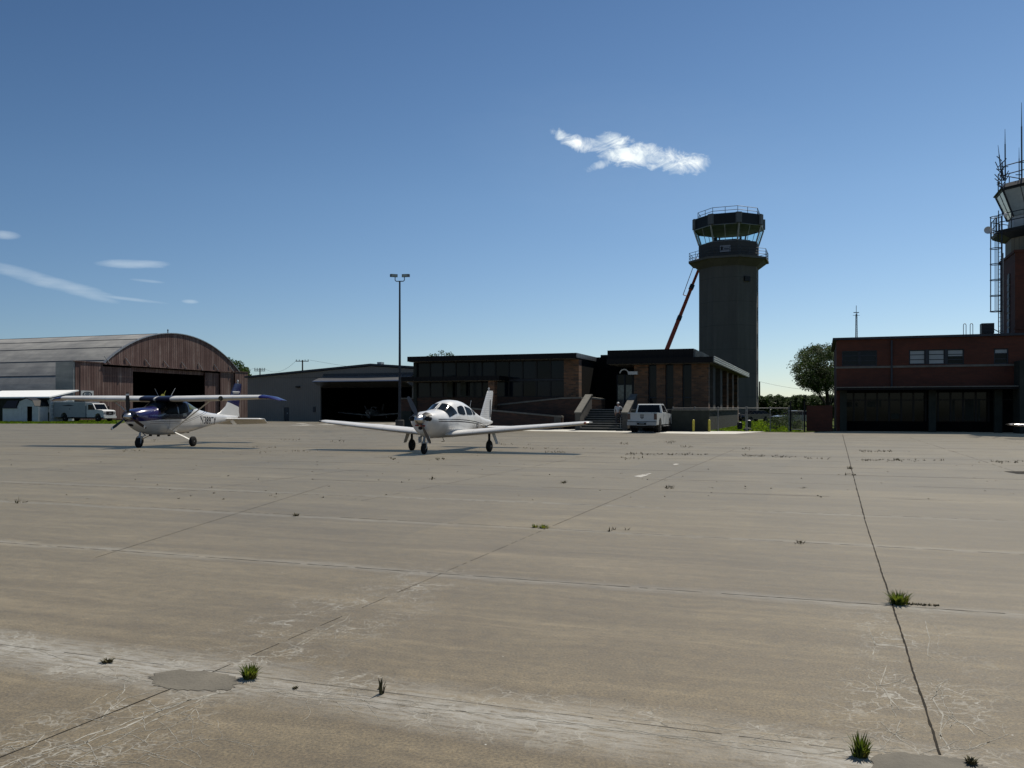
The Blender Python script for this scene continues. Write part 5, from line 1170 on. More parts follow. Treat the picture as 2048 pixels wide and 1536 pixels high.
def low_wing(label, dih=radians(5.0), reg=True, group=None):
    rt = thing('low_wing_airplane', (0, 0, 0), label, 'airplane', group)
    fu = Fus([(2.62, .33, 1.40, .84, 1.20), (2.5, .42, 1.465, .70, 1.20), (2.2, .50, 1.51, .59, 1.18), (1.7, .555, 1.55, .54, 1.13), (1.38, .585, 1.585, .54, 1.05), (1.1, .59, 1.70, .53, 1.05),
              (.8, .60, 1.84, .53, 1.08), (.4, .61, 1.93, .53, 1.08), (0, .61, 1.945, .53, 1.08), (-.6, .59, 1.90, .54, 1.08), (-1.2, .54, 1.75, .58, 1.06), (-1.8, .45, 1.56, .64, 1.04), (-2.6, .32, 1.36, .74, 1.02),
              (-3.4, .21, 1.22, .86, 1.03), (-4.1, .11, 1.14, .94, 1.04), (-4.5, .03, 1.08, .99, 1.04)], 2.35, 1.55)
    q = MB(); fu.mesh(q, -4.5, 2.62, 64, 36); body = obj('fuselage', q, M['arrowpaint'], rt, smooth=50)
    # windshield in two panes, side windows
    for sd in (-1, 1):
        q = MB()
        P0, P1 = (radians(86), radians(22)) if sd > 0 else (radians(94), radians(158))
        fu.around(q, lambda ph: (1.36-.10*(1-sin(ph)), .88-.42*(1-sin(ph))), P0, P1, .008, 14, 8); obj('windshield', q, M['planeglass'], rt, smooth=60)
        for nm, cols in (('side_window', [(.52, 1.46, 1.56), (.44, 1.41, 1.68), (.1, 1.38, 1.73), (-.10, 1.38, 1.72), (-.13, 1.42, 1.66)]), ('side_window', [(-.27, 1.42, 1.66), (-.31, 1.38, 1.71), (-.7, 1.37, 1.66), (-.92, 1.38, 1.62), (-.95, 1.42, 1.56)]),
                         ('side_window', [(-1.06, 1.38, 1.56), (-1.1, 1.36, 1.60), (-1.35, 1.38, 1.52), (-1.45, 1.40, 1.46)])):
            q = MB(); fu.patch(q, cols, sd, .008); obj(nm, q, M['cabinglass'], rt, smooth=60)
        # nose bowl inlet
        q = MB(); c_ = (2.57, sd*.30, 1.26); q.sphere(c_, .10, .14, .10, 14, 8); obj('cowl_inlet', q, M['black'], rt, smooth=60)
    q = MB(); fu.around(q, lambda ph: (2.64, 2.42), radians(35), radians(78), .012, 8, 4); fu.around(q, lambda ph: (2.64, 2.42), radians(102), radians(145), .012, 8, 4); obj('black_cowl_paint', q, M['black'], rt, smooth=60)
    q = MB(); q.tube((1.34, 0, 1.63), (.86, 0, 1.825), .020, n=6); obj('windshield_post', q, M['white'], rt)
    q = MB(); q.lathe((2.62, 0, 1.22), (1, 0, 0), [(0, .19), (.03, .19), (.12, .165), (.22, .12), (.30, .06), (.335, .01)], 24); obj('spinner', q, M['alu'], rt, smooth=60)
    pr = thing('propeller', (0, 0, 0), None, None); pr.parent = rt
    for kw in (0, 1):
        an = radians(90-(-28)+180*kw); an = radians(118)+pi*kw
        q = MB(); blade(q, (2.68, 0, 1.22), an, .93, .17); b_ = obj('blade', q, M['bladegrey'], pr, smooth=50)
        q = MB(); e = Vector((0, cos(an), sin(an))); p = Vector((2.68, 0, 1.22))+e*.90; q.tube(p-e*.05, p-e*.0, .052, .05, 6); 
    q = MB(); q.sphere((2.56, .02, .93), .09, .13, .09, 12, 6); obj('chin_intake', q, M['black'], rt); q = MB(); q.box(2.64, 2.68, -.16, -.04, 1.0, 1.05); q.box(2.64, 2.68, .04, .2, .98, 1.04); obj('intake_plug', q, M['red'], rt)
    q = MB(); q.tube((2.1, -.2, .62), (2.25, -.22, .5), .04, n=8); obj('exhaust', q, M['steel'], rt)
    for sd in (-1, 1):
        z = lambda y: .66+(abs(y)-.5)*math.tan(dih)
        secs = [(sd*.30, 1.15, 2.05, .66, .115), (sd*.62, 1.05, 1.95, z(.62), .12), (sd*1.15, .80, 1.68, z(1.15), .135), (sd*2.4, .79, 1.64, z(2.4), .135), (sd*3.4, .72, 1.42, z(3.4), .13), (sd*5.1, .50, 1.08, z(5.1), .125), (sd*5.38, .44, .92, z(5.38)+.01, .11), (sd*5.5, .30, .62, z(5.5)+.02, .08)]
        q = MB(); surf(q, secs); w_ = obj('wing', q, M['wingpaint'], rt, smooth=50)
        q = MB(); fl = [(sd*.75, -.68), (sd*3.2, -.66)]; q.grid([[(-.40, sd*.8, z(.8)+.09), (-.865, sd*.8, z(.8)+.018)], [(-.42, sd*3.0, z(3.0)+.09), (-.80, sd*3.0, z(3.0)+.02)]]); 
        q = MB(); q.lathe((.48, sd*5.40, z(5.4)+.02), (1, 0, 0), [(-.08, .035), (0, .04), (.05, .03), (.07, .005)], 10); obj('tip_light', q, M['red'] if sd > 0 else M['darksteel'], w_)
        # stabilator
        q = MB(); surf(q, [(sd*.0, -3.55, .85, .84, .09), (sd*1.6, -3.65, .70, .84, .09), (sd*1.72, -3.75, .5, .84, .06)]); obj('stabilator', q, M['wingpaint'], rt, smooth=50)
        # main gear
        gr = thing('main_gear', (0, 0, 0), None, None); gr.parent = rt; gy = sd*1.6
        q = MB(); q.tube((.02, gy, .80), (0, gy, .42), .045, n=10); q.tube((0, gy, .44), (0, gy-.02*sd, .21), .03, n=8); q.tube((0, gy+sd*-.13, .22), (0, gy, .22), .03, n=8); q.path([(.06, gy, .52), (.16, gy, .40), (.06, gy, .28)], .012, 5); obj('strut', q, M['black'], gr)
        wheel(gr, 0, gy-sd*.09 if False else gy, .215, .215, .15)
        q = MB(); q.slab([(.20, gy+sd*.22), (-.18, gy+sd*.22), (-.18, gy+sd*.235), (.20, gy+sd*.235)], .32, .80)
        q = MB(); q.add([(x, gy+sd*(.13+(.76-zz)*.38)+o, zz) for o in (0, .012) for x, zz in ((.17, .76), (-.17, .76), (-.12, .30), (.12, .30))], [(0, 1, 2, 3), (7, 6, 5, 4), (0, 4, 5, 1), (1, 5, 6, 2), (2, 6, 7, 3), (3, 7, 4, 0)]); obj('gear_door', q, M['offwhite'], gr)
    ng = thing('nose_gear', (0, 0, 0), None, None); ng.parent = rt
    q = MB(); q.tube((2.25, 0, .7), (2.28, 0, .38), .045, n=10); q.path([(2.28, -.09, .2), (2.27, -.09, .40), (2.27, .09, .40), (2.28, .09, .2)], .02, 6); q.path([(2.34, 0, .5), (2.44, 0, .42), (2.34, 0, .35)], .012, 5); obj('strut', q, M['steel'], ng)
    wheel(ng, 2.28, 0, .19, .19, .13); q = MB(); q.box(2.15, 2.4, -.17, -.155, .40, .62); q.box(2.15, 2.4, .155, .17, .40, .62); obj('gear_door', q, M['offwhite'], ng)
    q = MB(); surf(q, [(1.05, -2.5, 1.80, 0, .05), (1.16, -2.95, 1.38, 0, .07), (1.35, -3.14, 1.22, 0, .08), (2.30, -3.88, .74, 0, .08), (2.38, -4.0, .58, 0, .06)], True); f_ = obj('fin', q, M['finpaint'], rt, smooth=50)
    q = MB(); q.tube((-4.1, 0, 2.36), (-4.1, 0, 2.44), .03, n=6); q.sphere((-4.1, 0, 2.46), .05, .04, .05, 8, 5); obj('beacon', q, M['offwhite'], f_)
    q = MB(); q.box(-4.20, -4.19, -.05, .05, 1.25, 2.0); obj('rudder_gap', q, M['darksteel'], f_)
    for xx, hh in ((-1.9, .45),): q = MB(); q.tube((xx, 0, 1.5), (xx-.22, 0, 1.5+hh), .012, .006, 5); obj('antenna', q, M['offwhite'], rt)
    q = MB(); q.tube((.9, .1, .54), (.75, .1, .40), .012, n=5); q.tube((.75, .1, .40), (1.0, .1, .40), .01, n=5); obj('belly_antenna', q, M['black'], rt)
    if reg:
        q = text_mb('N5', .30, lambda x, y, z: (-1.62-x*.95, fu.y(-1.62-x, .93+y, .006)+z, .93+y)); obj('registration', q, M['black'], rt)
    return rt
def pose(rt, X, Y, a, z=0):
    rt.location = (X, Y, z); rt.rotation_euler = (0, 0, atan2(-cos(a), -sin(a)))
arrow = low_wing('white low wing airplane with dark stripes parked in the middle of the apron', group='airplanes')
pose(arrow, (900-1024)*32.3/F, 32.3, radians(19.5))
ar2 = copy_tree(arrow); ar2['label'] = 'dim low wing airplane inside the dark bay of the grey hangar'
pose(ar2, *XZ(748, 121), radians(10), .02)
ar3 = low_wing('silver wing of a low wing airplane reaching in from the right edge', radians(1.0), False, 'airplanes')
M['chrome'] = mat('polished_bare_metal', (.55, .55, .56), .22, .95, var=.1)
for c in kids(ar3):
    if c.name.startswith('wing'): c.data.materials[0] = M['chrome']
pose(ar3, (2010-1024)*46.0/F+5.45, 45.0, radians(8))

# high wing airplane
t = NT('blue_over_white_paint'); sx = t.N.new('ShaderNodeSeparateXYZ'); t.L.new(t.tc(), sx.inputs[0]); x_, y_, z_ = sx.outputs
aft = t.math('MAXIMUM', 0, t.math('SUBTRACT', -.55, x_)); zb_l = t.math('ADD', 1.16, t.math('ADD', t.math('MULTIPLY', aft, .55), t.math('MULTIPLY', t.math('MAXIMUM', 0, t.math('SUBTRACT', x_, 1.0)), -.06)))
blue = t.math('MULTIPLY', t.math('GREATER_THAN', z_, zb_l), t.math('GREATER_THAN', x_, -1.7))
zb2 = t.math('SUBTRACT', z_, t.math('ADD', 1.06, t.math('MULTIPLY', aft, .22))); 
st = t.math('MAXIMUM', t.math('MULTIPLY', t.math('GREATER_THAN', zb2, 0), t.math('LESS_THAN', zb2, .018)), t.math('MULTIPLY', t.math('GREATER_THAN', zb2, -.07), t.math('LESS_THAN', zb2, -.055)))
st = t.math('MULTIPLY', st, t.math('LESS_THAN', x_, 1.6))
door = t.math('MULTIPLY', t.math('LESS_THAN', t.math('ABSOLUTE', t.math('SUBTRACT', x_, .48)), .008), t.math('GREATER_THAN', z_, .62))
c_ = t.mix(blue, t.ramp(t.noise(2, 4), [(.3, (.47, .47, .46)), (.7, (.56, .56, .55))]), t.mix(t.math('GREATER_THAN', x_, 1.0), (.006, .006, .016), (.010, .010, .075))); c_ = t.mix(t.math('MAXIMUM', st, t.math('MULTIPLY', door, .8)), c_, (.012, .012, .03))
t.set('Base Color', c_).set('Roughness', .22).set('Coat Weight', .6).set('Specular IOR Level', .5); M['cessnapaint'] = t.m
t = NT('blue_fin_over_white'); sx = t.N.new('ShaderNodeSeparateXYZ'); t.L.new(t.tc(), sx.inputs[0]); x_, y_, z_ = sx.outputs
b_ = t.math('GREATER_THAN', t.math('SUBTRACT', z_, t.math('MULTIPLY', t.math('ADD', x_, 4.6), .25)), 1.93)
t.set('Base Color', t.mix(b_, (.52, .52, .51), (.010, .010, .05))).set('Roughness', .25); M['bluefin'] = t.m
M['navy'] = mat('dark_navy_paint', (.010, .010, .022), .3, var=.1, spec=.4)
M['blue'] = mat('deep_blue_paint', (.010, .012, .085), .25, var=.1, spec=.5)
rt = thing('high_wing_airplane', (0, 0, 0), 'blue and white high wing airplane with three blade propeller parked at left', 'airplane', 'airplanes')
fu = Fus([(2.28, .36, 1.53, 1.02, 1.30), (2.12, .42, 1.58, .86, 1.28), (1.8, .49, 1.64, .68, 1.24), (1.4, .52, 1.67, .58, 1.22), (1.08, .545, 1.70, .52, 1.15), (.95, .55, 1.75, .51, 1.15), (.62, .56, 1.97, .49, 1.2), (.35, .56, 2.02, .48, 1.2),
          (-.4, .56, 2.02, .48, 1.2), (-.95, .54, 1.99, .50, 1.2), (-1.15, .52, 1.93, .53, 1.18), (-1.9, .42, 1.64, .64, 1.15), (-2.8, .30, 1.46, .78, 1.12), (-3.8, .20, 1.36, .92, 1.12), (-4.8, .12, 1.30, 1.04, 1.14), (-5.4, .04, 1.26, 1.12, 1.18)], 2.7, 1.75)
q = MB(); fu.mesh(q, -5.4, 2.28, 70, 36); obj('fuselage', q, M['cessnapaint'], rt, smooth=50)
q = MB(); fu.around(q, lambda ph: (1.04-.1*(1-sin(ph)), .66-.10*(1-sin(ph))), radians(22), radians(158), .008, 20, 8); obj('windshield', q, M['planeglass'], rt, smooth=60)
for sd in (-1, 1):
    for cols in ([(.80, 1.42, 1.50), (.62, 1.38, 1.80), (.52, 1.38, 1.88), (.0, 1.38, 1.88), (-.06, 1.40, 1.86)], [(-.16, 1.40, 1.86), (-.2, 1.38, 1.88), (-.72, 1.44, 1.88), (-.82, 1.50, 1.86)]):
        q = MB(); fu.patch(q, cols, sd); obj('side_window', q, M['cabinglass'], rt, smooth=60)
    q = MB(); fu.patch(q, [(-.94, 1.56, 1.86), (-1.1, 1.58, 1.80), (-1.5, 1.60, 1.70), (-1.7, 1.61, 1.64)], sd, .006); obj('rear_window', q, mat('rear_glass_olive', (.075, .085, .02), .12, var=.3, scale=2), rt, smooth=60)
q = MB(); q.lathe((2.28, 0, 1.29), (1, 0, 0), [(0, .17), (.04, .17), (.14, .145), (.25, .09), (.32, .03), (.335, .008)], 22); obj('spinner', q, M['alu'], rt, smooth=60)
for sd in (-1, 1): q = MB(); q.sphere((2.24, sd*.28, 1.31), .08, .12, .09, 12, 6); obj('cowl_inlet', q, M['black'], rt)
q = MB(); q.sphere((2.14, 0, .98), .14, .14, .10, 12, 6); obj('chin_intake', q, M['black'], rt)
pr = thing('propeller', (0, 0, 0), None, None); pr.parent = rt
for k in range(3):
    an = radians(92)+2*pi*k/3; q = MB(); blade(q, (2.36, 0, 1.29), an, .98, .17); b_ = obj('blade', q, M['bladeblack'], pr, smooth=50)
    e = Vector((0, cos(an), sin(an))); p = Vector((2.36, 0, 1.29)); q = MB(); tw = radians(17); t_ = Vector((0, -sin(an), cos(an))); qq = t_*cos(tw)+Vector((1, 0, 0))*sin(tw); nn = e.cross(qq)
    q.loft([[p+e*r_+qq*w_, p+e*r_+nn*.022, p+e*r_-qq*w_, p+e*r_-nn*.022] for r_, w_ in ((.86, .073), (.93, .064))]); obj('tip_band', q, M['white'], b_)
q = MB(); q.box(-.65, .72, -.5, .5, 1.965, 2.02); obj('cabin_roof', q, M['navy'], rt)
for sd in (-1, 1):
    zz = lambda y: 2.02+abs(y)*.012
    secs = [(sd*.0, .78, 1.63, zz(0)-.02, .155), (sd*2.6, .78, 1.63, zz(2.6)-.02, .155), (sd*4.9, .66, 1.18, zz(4.9), .15)]
    q = MB(); surf(q, secs); w_ = obj('wing', q, M['wingpaint'], rt, smooth=50)
    q = MB(); surf(q, [(sd*4.901, .665, 1.19, zz(4.9), .152), (sd*5.3, .58, 1.02, zz(5.3)-.03, .12), (sd*5.7, .40, .65, zz(5.6)-.14, .05)]); obj('wing_tip', q, M['blue'], w_, smooth=50)
    q = MB(); surf(q, [(sd*.05, .79, 1.64, zz(0)-.02, .163), (sd*.75, .79, 1.64, zz(.8)-.02, .163)]); obj('wing_root_paint', q, M['navy'], w_, smooth=50)
    q = MB(); a_, b_ = Vector((.35, sd*.54, .66)), Vector((.32, sd*2.45, 1.98)); d_ = (b_-a_).normalized(); n_ = Vector((1, 0, 0)); m_ = d_.cross(n_)
    q.loft([[p+n_*.07, p+m_*.02, p-n_*.07, p-m_*.02] for p in (a_, b_)]); obj('wing_strut', q, M['white'], rt)
    q = MB(); surf(q, [(sd*0, -4.15, .72, 1.12, .11), (sd*1.75, -4.35, .56, 1.12, .11), (sd*1.88, -4.5, .36, 1.12, .08)]); sb_ = obj('stabilizer', q, M['wingpaint'], rt, smooth=50)
    q = MB(); q.loft([[(-4.84+dx*c, y, 1.12+dz*c) for dx, dz in ((0, .035), (-.36, -.26), (-.37, -.28), (0, -.035))] for y, c in ((sd*.12, 1), (sd*1.85, .8))]); obj('elevator', q, M['wingpaint'], rt)
    gr = thing('main_gear', (0, 0, 0), None, None); gr.parent = rt
    q = MB(); q.loft([[Vector((x+dx, y, z)) + Vector((0, 0, dz)) for dx, dz in ((.07, 0), (0, .02), (-.07, 0), (0, -.02))] for x, y, z in ((-.02, sd*.42, .60), (-.01, sd*.9, .42), (0, sd*1.24, .27))]); obj('spring_leg', q, M['white'], gr)
    wheel(gr, 0, sd*1.34, .215, .215, .15); q = MB(); q.tube((0, sd*1.2, .225), (0, sd*1.3, .225), .05, n=8); obj('brake', q, M['black'], gr)
q = MB(); q.lathe((.745, 3.2, 2.04), (1, 0, 0), [(-.02, .1), (.02, .1), (.05, .08)], 14); obj('landing_light', q, M['planeglass'], rt)
ng = thing('nose_gear', (0, 0, 0), None, None); ng.parent = rt
q = MB(); q.tube((1.62, 0, .66), (1.70, 0, .40), .045, n=10); q.path([(1.72, -.09, .2), (1.70, -.09, .42), (1.70, .09, .42), (1.72, .09, .2)], .022, 6); q.path([(1.5, 0, .6), (1.3, 0, .5), (1.62, 0, .42)], .02, 5); obj('fork', q, M['steel'], ng); wheel(ng, 1.72, 0, .20, .20, .15)
q = MB(); surf(q, [(1.22, -3.3, 2.3, 0, .04), (1.45, -3.95, 1.6, 0, .06), (1.75, -4.42, 1.12, 0, .08), (2.78, -5.12, .66, 0, .08), (2.86, -5.2, .55, 0, .05)], True); fn = obj('fin', q, M['bluefin'], rt, smooth=50)
q = MB(); q.tube((-5.45, 0, 2.85), (-5.45, 0, 2.95), .03, n=6); q.sphere((-5.45, 0, 2.98), .05, .05, .06, 8, 5); obj('beacon', q, M['offwhite'], fn)
q = MB()
q.extr(Frame(0, 0, 0), [(0, 0)], 0, 0) if False else None
for x0, x1, z0, z1 in ((-4.95, -5.55, 2.42, 2.47), (-5.0, -5.5, 2.37, 2.385)): q.slab([(x0, -.048), (x1, -.04), (x1, .04), (x0, .048)], z0, z1)
obj('fin_stripe', q, M['white'], fn)
for x0, y0, h_, ln in ((.2, .35, .42, -.35), (-.1, -.4, .38, .3)): q = MB(); q.tube((x0, y0, 2.08), (x0+ln, y0, 2.08+h_), .012, .006, 5); obj('antenna', q, M['offwhite'], rt)
q = MB(); q.tube((.0, -.2, 2.10), (-.25, -.2, 2.40), .01, n=5); q.grid([[(.15, -.2, 2.12), (-.0, -.2, 2.26)], [(-.12, -.2, 2.12), (-.2, -.2, 2.22)]]); obj('yellow_flag', q, mat('yellow_green_streamer', (.25, .24, .03), .7), rt)
q = text_mb('N3897Y', .40, lambda x, y, z: (-2.55-x*1.0, fu.y(-2.55-x, 1.06+y*1.2, .006)+z, 1.06+y*1.2+x*-.05), bold=.003); obj('registration', q, M['black'], rt)
for xx in (1.0, .5, -.2, -1.5): q = MB(); q.box(xx-.06, xx+.06, -.03, .03, fu.at(xx)[2]-.06, fu.at(xx)[2]+.01); obj('belly_antenna', q, M['black'], rt)
pose(rt, (332-1024)*36.8/F, 36.8, radians(15))

# ---------------------------------------------------------------- pickup
def pose_fwd(o, x, y, ang, z=0): o.location = (x, y, z); o.rotation_euler = (0, 0, ang)
M['truckpaint'] = mat('white_pickup_paint', (.42, .44, .44), .3, var=.04, spec=.5)
pk = thing('pickup_truck', (0, 0, 0), 'white pickup truck parked tail out beside the entrance stairs', 'pickup truck')
def prism_y(mb, prof, y0, y1, ins=0.0, zt_=None):     # side profile (x,z) extruded across; optional tumblehome for points above zt_
    n = len(prof); f = lambda z: ins*max(0, z-zt_) if zt_ else 0
    mb.add([(x, y0+f(z), z) for x, z in prof]+[(x, y1-f(z), z) for x, z in prof], [tuple(range(n))[::-1], tuple(range(n, 2*n))]+[(i, (i+1) % n, n+(i+1) % n, n+i) for i in range(n)]); return mb
def archprof(x0, x1, zb, top, wheels, r):
    p = [(x0, zb)]
    for wx in wheels:
        p += [(wx+r*cos(pi-pi*i/10), zb+ (r*.98*sin(pi*i/10))) for i in range(11)]
    return p+[(x1, zb)]+top
q = MB(); prism_y(q, archprof(-1.20, 4.35, .55, [(4.42, .75), (4.40, 1.12), (4.2, 1.22), (3.0, 1.30), (2.3, 1.32), (.98, 1.32), (-1.20, 1.36)], (0, 3.55), .50), -.98, .98)
bo = obj('body', q, M['truckpaint'], pk)
q = MB(); prism_y(q, [(.95, 1.325), (1.02, 1.90), (1.15, 1.95), (2.05, 1.96), (2.25, 1.90), (2.95, 1.325)], -.93, .93, .25, 1.32); cb = obj('cab', q, M['truckpaint'], pk)
q = MB(); q.add([(.940, -.80, 1.37), (.940, .80, 1.37), (1.000, .70, 1.87), (1.000, -.70, 1.87)], [(0, 1, 2, 3)]); q.add([(1.0, -.78, 1.40), (1.0, .78, 1.40), (1.03, .66, 1.84), (1.03, -.66, 1.84)], [(3, 2, 1, 0)]); obj('rear_window', q, M['glassdark'], cb)
for sd in (-1, 1):
    q = MB(); f = lambda z: .93-.25*(z-1.32)+.006
    q.add([(x, sd*f(z), z) for x, z in ((1.25, 1.38), (2.70, 1.38), (2.22, 1.85), (1.25, 1.88))]+[(x, sd*(f(z)-.02), z) for x, z in ((1.25, 1.38), (2.70, 1.38), (2.22, 1.85), (1.25, 1.88))], [(0, 1, 2, 3), (7, 6, 5, 4), (0, 4, 5, 1), (1, 5, 6, 2), (2, 6, 7, 3), (3, 7, 4, 0)]); obj('side_window', q, M['glassdark'], cb)
    q = MB(); q.box(-1.225, -1.18, min(sd*.80, sd*.985), max(sd*.80, sd*.985), .90, 1.30); obj('tail_light', q, mat('dark_tail_lamp', (.05, .014, .012), .2, var=.5, scale=12), pk)
    q = MB(); q.tube((2.5, sd*.93, 1.35), (2.45, sd*1.12, 1.38), .02, n=6); q.box(2.40, 2.50, min(sd*1.08, sd*1.30), max(sd*1.08, sd*1.30), 1.30, 1.55); obj('door_mirror', q, M['black'], pk)
    q = MB(); q.box(1.35, 1.5, sd*.985-.01, sd*.985+.01, 1.15, 1.19); obj('door_handle', q, M['alu'], pk)
    q = MB(); q.box(.95, 2.85, min(sd*.93, sd*1.05), max(sd*.93, sd*1.05), .42, .47); obj('side_step', q, M['steel'], pk)
    for wx in (0, 3.55): wheel(pk, wx, sd*.865, .40, .40, .27)
q = MB(); q.box(-1.23, -1.203, -.79, .79, .78, 1.335); q.box(-1.26, -1.231, -.70, .70, 1.27, 1.31); tg = obj('tailgate', q, M['truckpaint'], pk)
q = MB(); q.box(-1.245, -1.231, -.13, .13, 1.17, 1.22); q.box(-1.245, -1.231, -.10, -.03, 1.0, 1.12); q.box(-1.245, -1.231, .03, .10, 1.0, 1.12); q.box(-1.245, -1.231, -.05, .05, .96, 1.0); obj('emblem', q, M['black'], tg)
q = MB(); q.box(-1.215, -1.202, -.97, .97, .735, .775); obj('bumper_shade_strip', q, M['black'], pk)  # black strip painting the shade between tailgate and bumper
for sd in (-1, 1):
    for wx in (0, 3.55): q = MB(); q.lathe((wx, sd*.60, .52), (0, sd, 0), [(0, .50), (.34, .50), (.34, .02)], 20); obj('wheel_well', q, M['black'], pk)
    q = MB(); q.box(2.82, 2.835, sd*.984-.004, sd*.984+.004, .62, 1.30); q.box(1.10, 1.115, sd*.984-.004, sd*.984+.004, .62, 1.30); obj('door_seam', q, M['black'], pk)
q = MB(); q.box(.935, .95, -.97, .97, 1.0, 1.325); obj('cab_gap', q, M['black'], pk)
q = MB(); q.box(-1.38, -1.21, -.98, -.35, .52, .74); q.box(-1.38, -1.21, .35, .98, .52, .74); q.box(-1.36, -1.21, -.345, .345, .50, .70); obj('rear_bumper', q, M['steel'], pk)
q = MB(); q.box(-1.385, -1.365, -.30, .30, .55, .69); pl = obj('number_plate', q, M['black'], pk); q = MB()
for k in range(5): q.box(-1.392, -1.386, -.16+k*.065, -.12+k*.065, .59, .65)
obj('plate_marks', q, M['blind'], pl)
q = MB(); q.box(-.9, 4.1, -.7, .7, .35, .54); q.box(-1.19, .9, -.9, .9, .57, .6); obj('chassis', q, M['black'], pk)
q = MB(); q.box(4.40, 4.46, -.8, .8, .62, 1.1); obj('grille', q, M['black'], pk)
gg = G(1289, 866.3); pose_fwd(pk, gg[0]+.3, gg[1]+1.3, pi/2-radians(21))

# ---------------------------------------------------------------- box truck
bt = thing('box_truck', (0, 0, 0), 'pale grey box truck parked on the grass before the big hangar', 'truck')
q = MB(); prism_y(q, archprof(-1.9, 3.9, .62, [(3.9, 2.55), (3.85, 2.62), (-1.9, 2.62)], (0,), .62), -1.15, 1.15); bo = obj('box_body', q, M['bluegrey'] if 'bluegrey' in M else mat('pale_blue_grey_paint', (.20, .23, .25), .45, var=.08), bt)
q = MB(); prism_y(q, [(-1.92, 2.625), (3.92, 2.625), (3.92, 2.68), (-1.92, 2.68)], -1.17, 1.17); obj('roof', q, M['white'], bt)
q = MB(); prism_y(q, archprof(3.95, 7.0, .62, [(7.05, .9), (7.0, 1.45), (6.7, 1.58), (5.6, 1.66), (5.1, 2.42), (4.9, 2.48), (3.95, 2.48)], (6.0,), .55), -1.0, 1.0); cb = obj('cab', q, M['offwhite'], bt)
for sd in (-1, 1):
    q = MB(); q.slab([(4.2, sd*1.005), (5.45, sd*1.005), (5.1, sd*1.02), (4.2, sd*1.02)], 1.62, 2.3); q = MB(); q.add([(x, sd*1.008, z) for x, z in ((4.25, 1.62), (5.5, 1.62), (5.05, 2.3), (4.25, 2.3))]+[(x, sd*.99, z) for x, z in ((4.25, 1.62), (5.5, 1.62), (5.05, 2.3), (4.25, 2.3))], [(0, 1, 2, 3), (7, 6, 5, 4), (0, 4, 5, 1), (1, 5, 6, 2), (2, 6, 7, 3), (3, 7, 4, 0)]); obj('side_window', q, M['glassdark'], cb)
    q = MB(); q.box(6.99, 7.06, min(sd*.62, sd*.92), max(sd*.62, sd*.92), 1.05, 1.3); obj('headlight', q, M['alu'], bt)
    q = MB(); q.tube((5.3, sd*1.0, 1.7), (5.4, sd*1.25, 1.75), .02, n=5); q.box(5.35, 5.42, min(sd*1.2, sd*1.4), max(sd*1.2, sd*1.4), 1.65, 2.1); obj('door_mirror', q, M['black'], bt)
    for wx in (0, 6.0): wheel(bt, wx, sd*.92, .45, .45, .28)
q = MB(); q.add([(5.62, -.9, 1.68), (5.62, .9, 1.68), (5.16, .85, 2.38), (5.16, -.85, 2.38)]+[(5.6, -.9, 1.66), (5.6, .9, 1.66), (5.1, .85, 2.36), (5.1, -.85, 2.36)], [(0, 1, 2, 3), (7, 6, 5, 4), (0, 4, 5, 1), (1, 5, 6, 2), (2, 6, 7, 3), (3, 7, 4, 0)]); obj('windshield', q, M['glassdark'], cb)
q = MB(); q.box(7.03, 7.09, -.55, .55, .92, 1.4); 
gr_ = obj('grille', q, M['black'], bt); q = MB(); q.box(7.095, 7.11, -.2, .2, 1.1, 1.22); obj('emblem', q, M['steel'], gr_)
q = MB(); q.box(7.0, 7.2, -1.0, 1.0, .5, .78); obj('front_bumper', q, M['white'], bt); q = MB(); q.box(-1.8, 6.8, -.5, .5, .42, .61); q.box(3.905, 3.945, -.9, .9, .7, 2.3); obj('chassis', q, M['black'], bt)
q = MB(); q.add([(x, -1.158, z) for x, z in ((-.5, 2.2), (.3, 2.25), (.9, 2.32), (1.5, 2.26), (1.9, 2.2), (1.2, 2.12), (.2, 2.12))], [(0, 1, 2, 3, 4, 5, 6)]); q.box(1.0, 1.15, -1.165, -1.152, 1.65, 1.8); obj('side_marking', q, M['darksteel'], bt)
x, y = XZ(140, 108); pose_fwd(bt, x, y+.3, -radians(22)); bt.scale = (.93, .93, .93)

# ---------------------------------------------------------------- cars and motorcycle beyond the fence
def car(label, paint, X, Y, ang):
    c = thing('parked_car', (0, 0, 0), label, 'car', 'cars parked beyond the fence')
    q = MB(); prism_y(q, archprof(-.95, 3.55, .32, [(3.62, .6), (3.5, .82), (2.6, .95), (-.5, 1.0), (-.98, .92), (-1.0, .5)], (0, 2.65), .36), -.88, .88); obj('body', q, paint, c)
    q = MB(); prism_y(q, [(2.45, .95), (1.7, 1.36), (1.3, 1.42), (.3, 1.42), (-.1, 1.34), (-.7, .98)], -.80, .80, .35, .95); cb = obj('cabin', q, M['glassdark'], c)
    q = MB(); prism_y(q, [(1.62, 1.40), (1.3, 1.44), (.3, 1.44), (-.05, 1.37), (-.05, 1.35), (1.6, 1.38)], -.66, .66); obj('roof', q, paint, c)
    for sd in (-1, 1):
        for wx in (0, 2.65): wheel(c, wx, sd*.80, .32, .32, .2)
        q = MB(); q.box(3.50, 3.58, min(sd*.55, sd*.84), max(sd*.55, sd*.84), .62, .76); obj('headlight', q, M['alu'], c)
    q = MB(); q.box(3.55, 3.63, -.5, .5, .4, .6); obj('grille', q, M['black'], c); pose_fwd(c, X, Y, ang); return c
M['darkcar'] = mat('dark_car_paint', (.02, .022, .028), .2, var=.1, spec=.6); M['silvercar'] = mat('silver_car_paint', (.20, .21, .22), .25, .4, var=.1)
x, y = XZ(1518, 108); car('dark parked car with glinting windscreen beyond the lawn', M['darkcar'], x+.5, y+1, radians(-150))
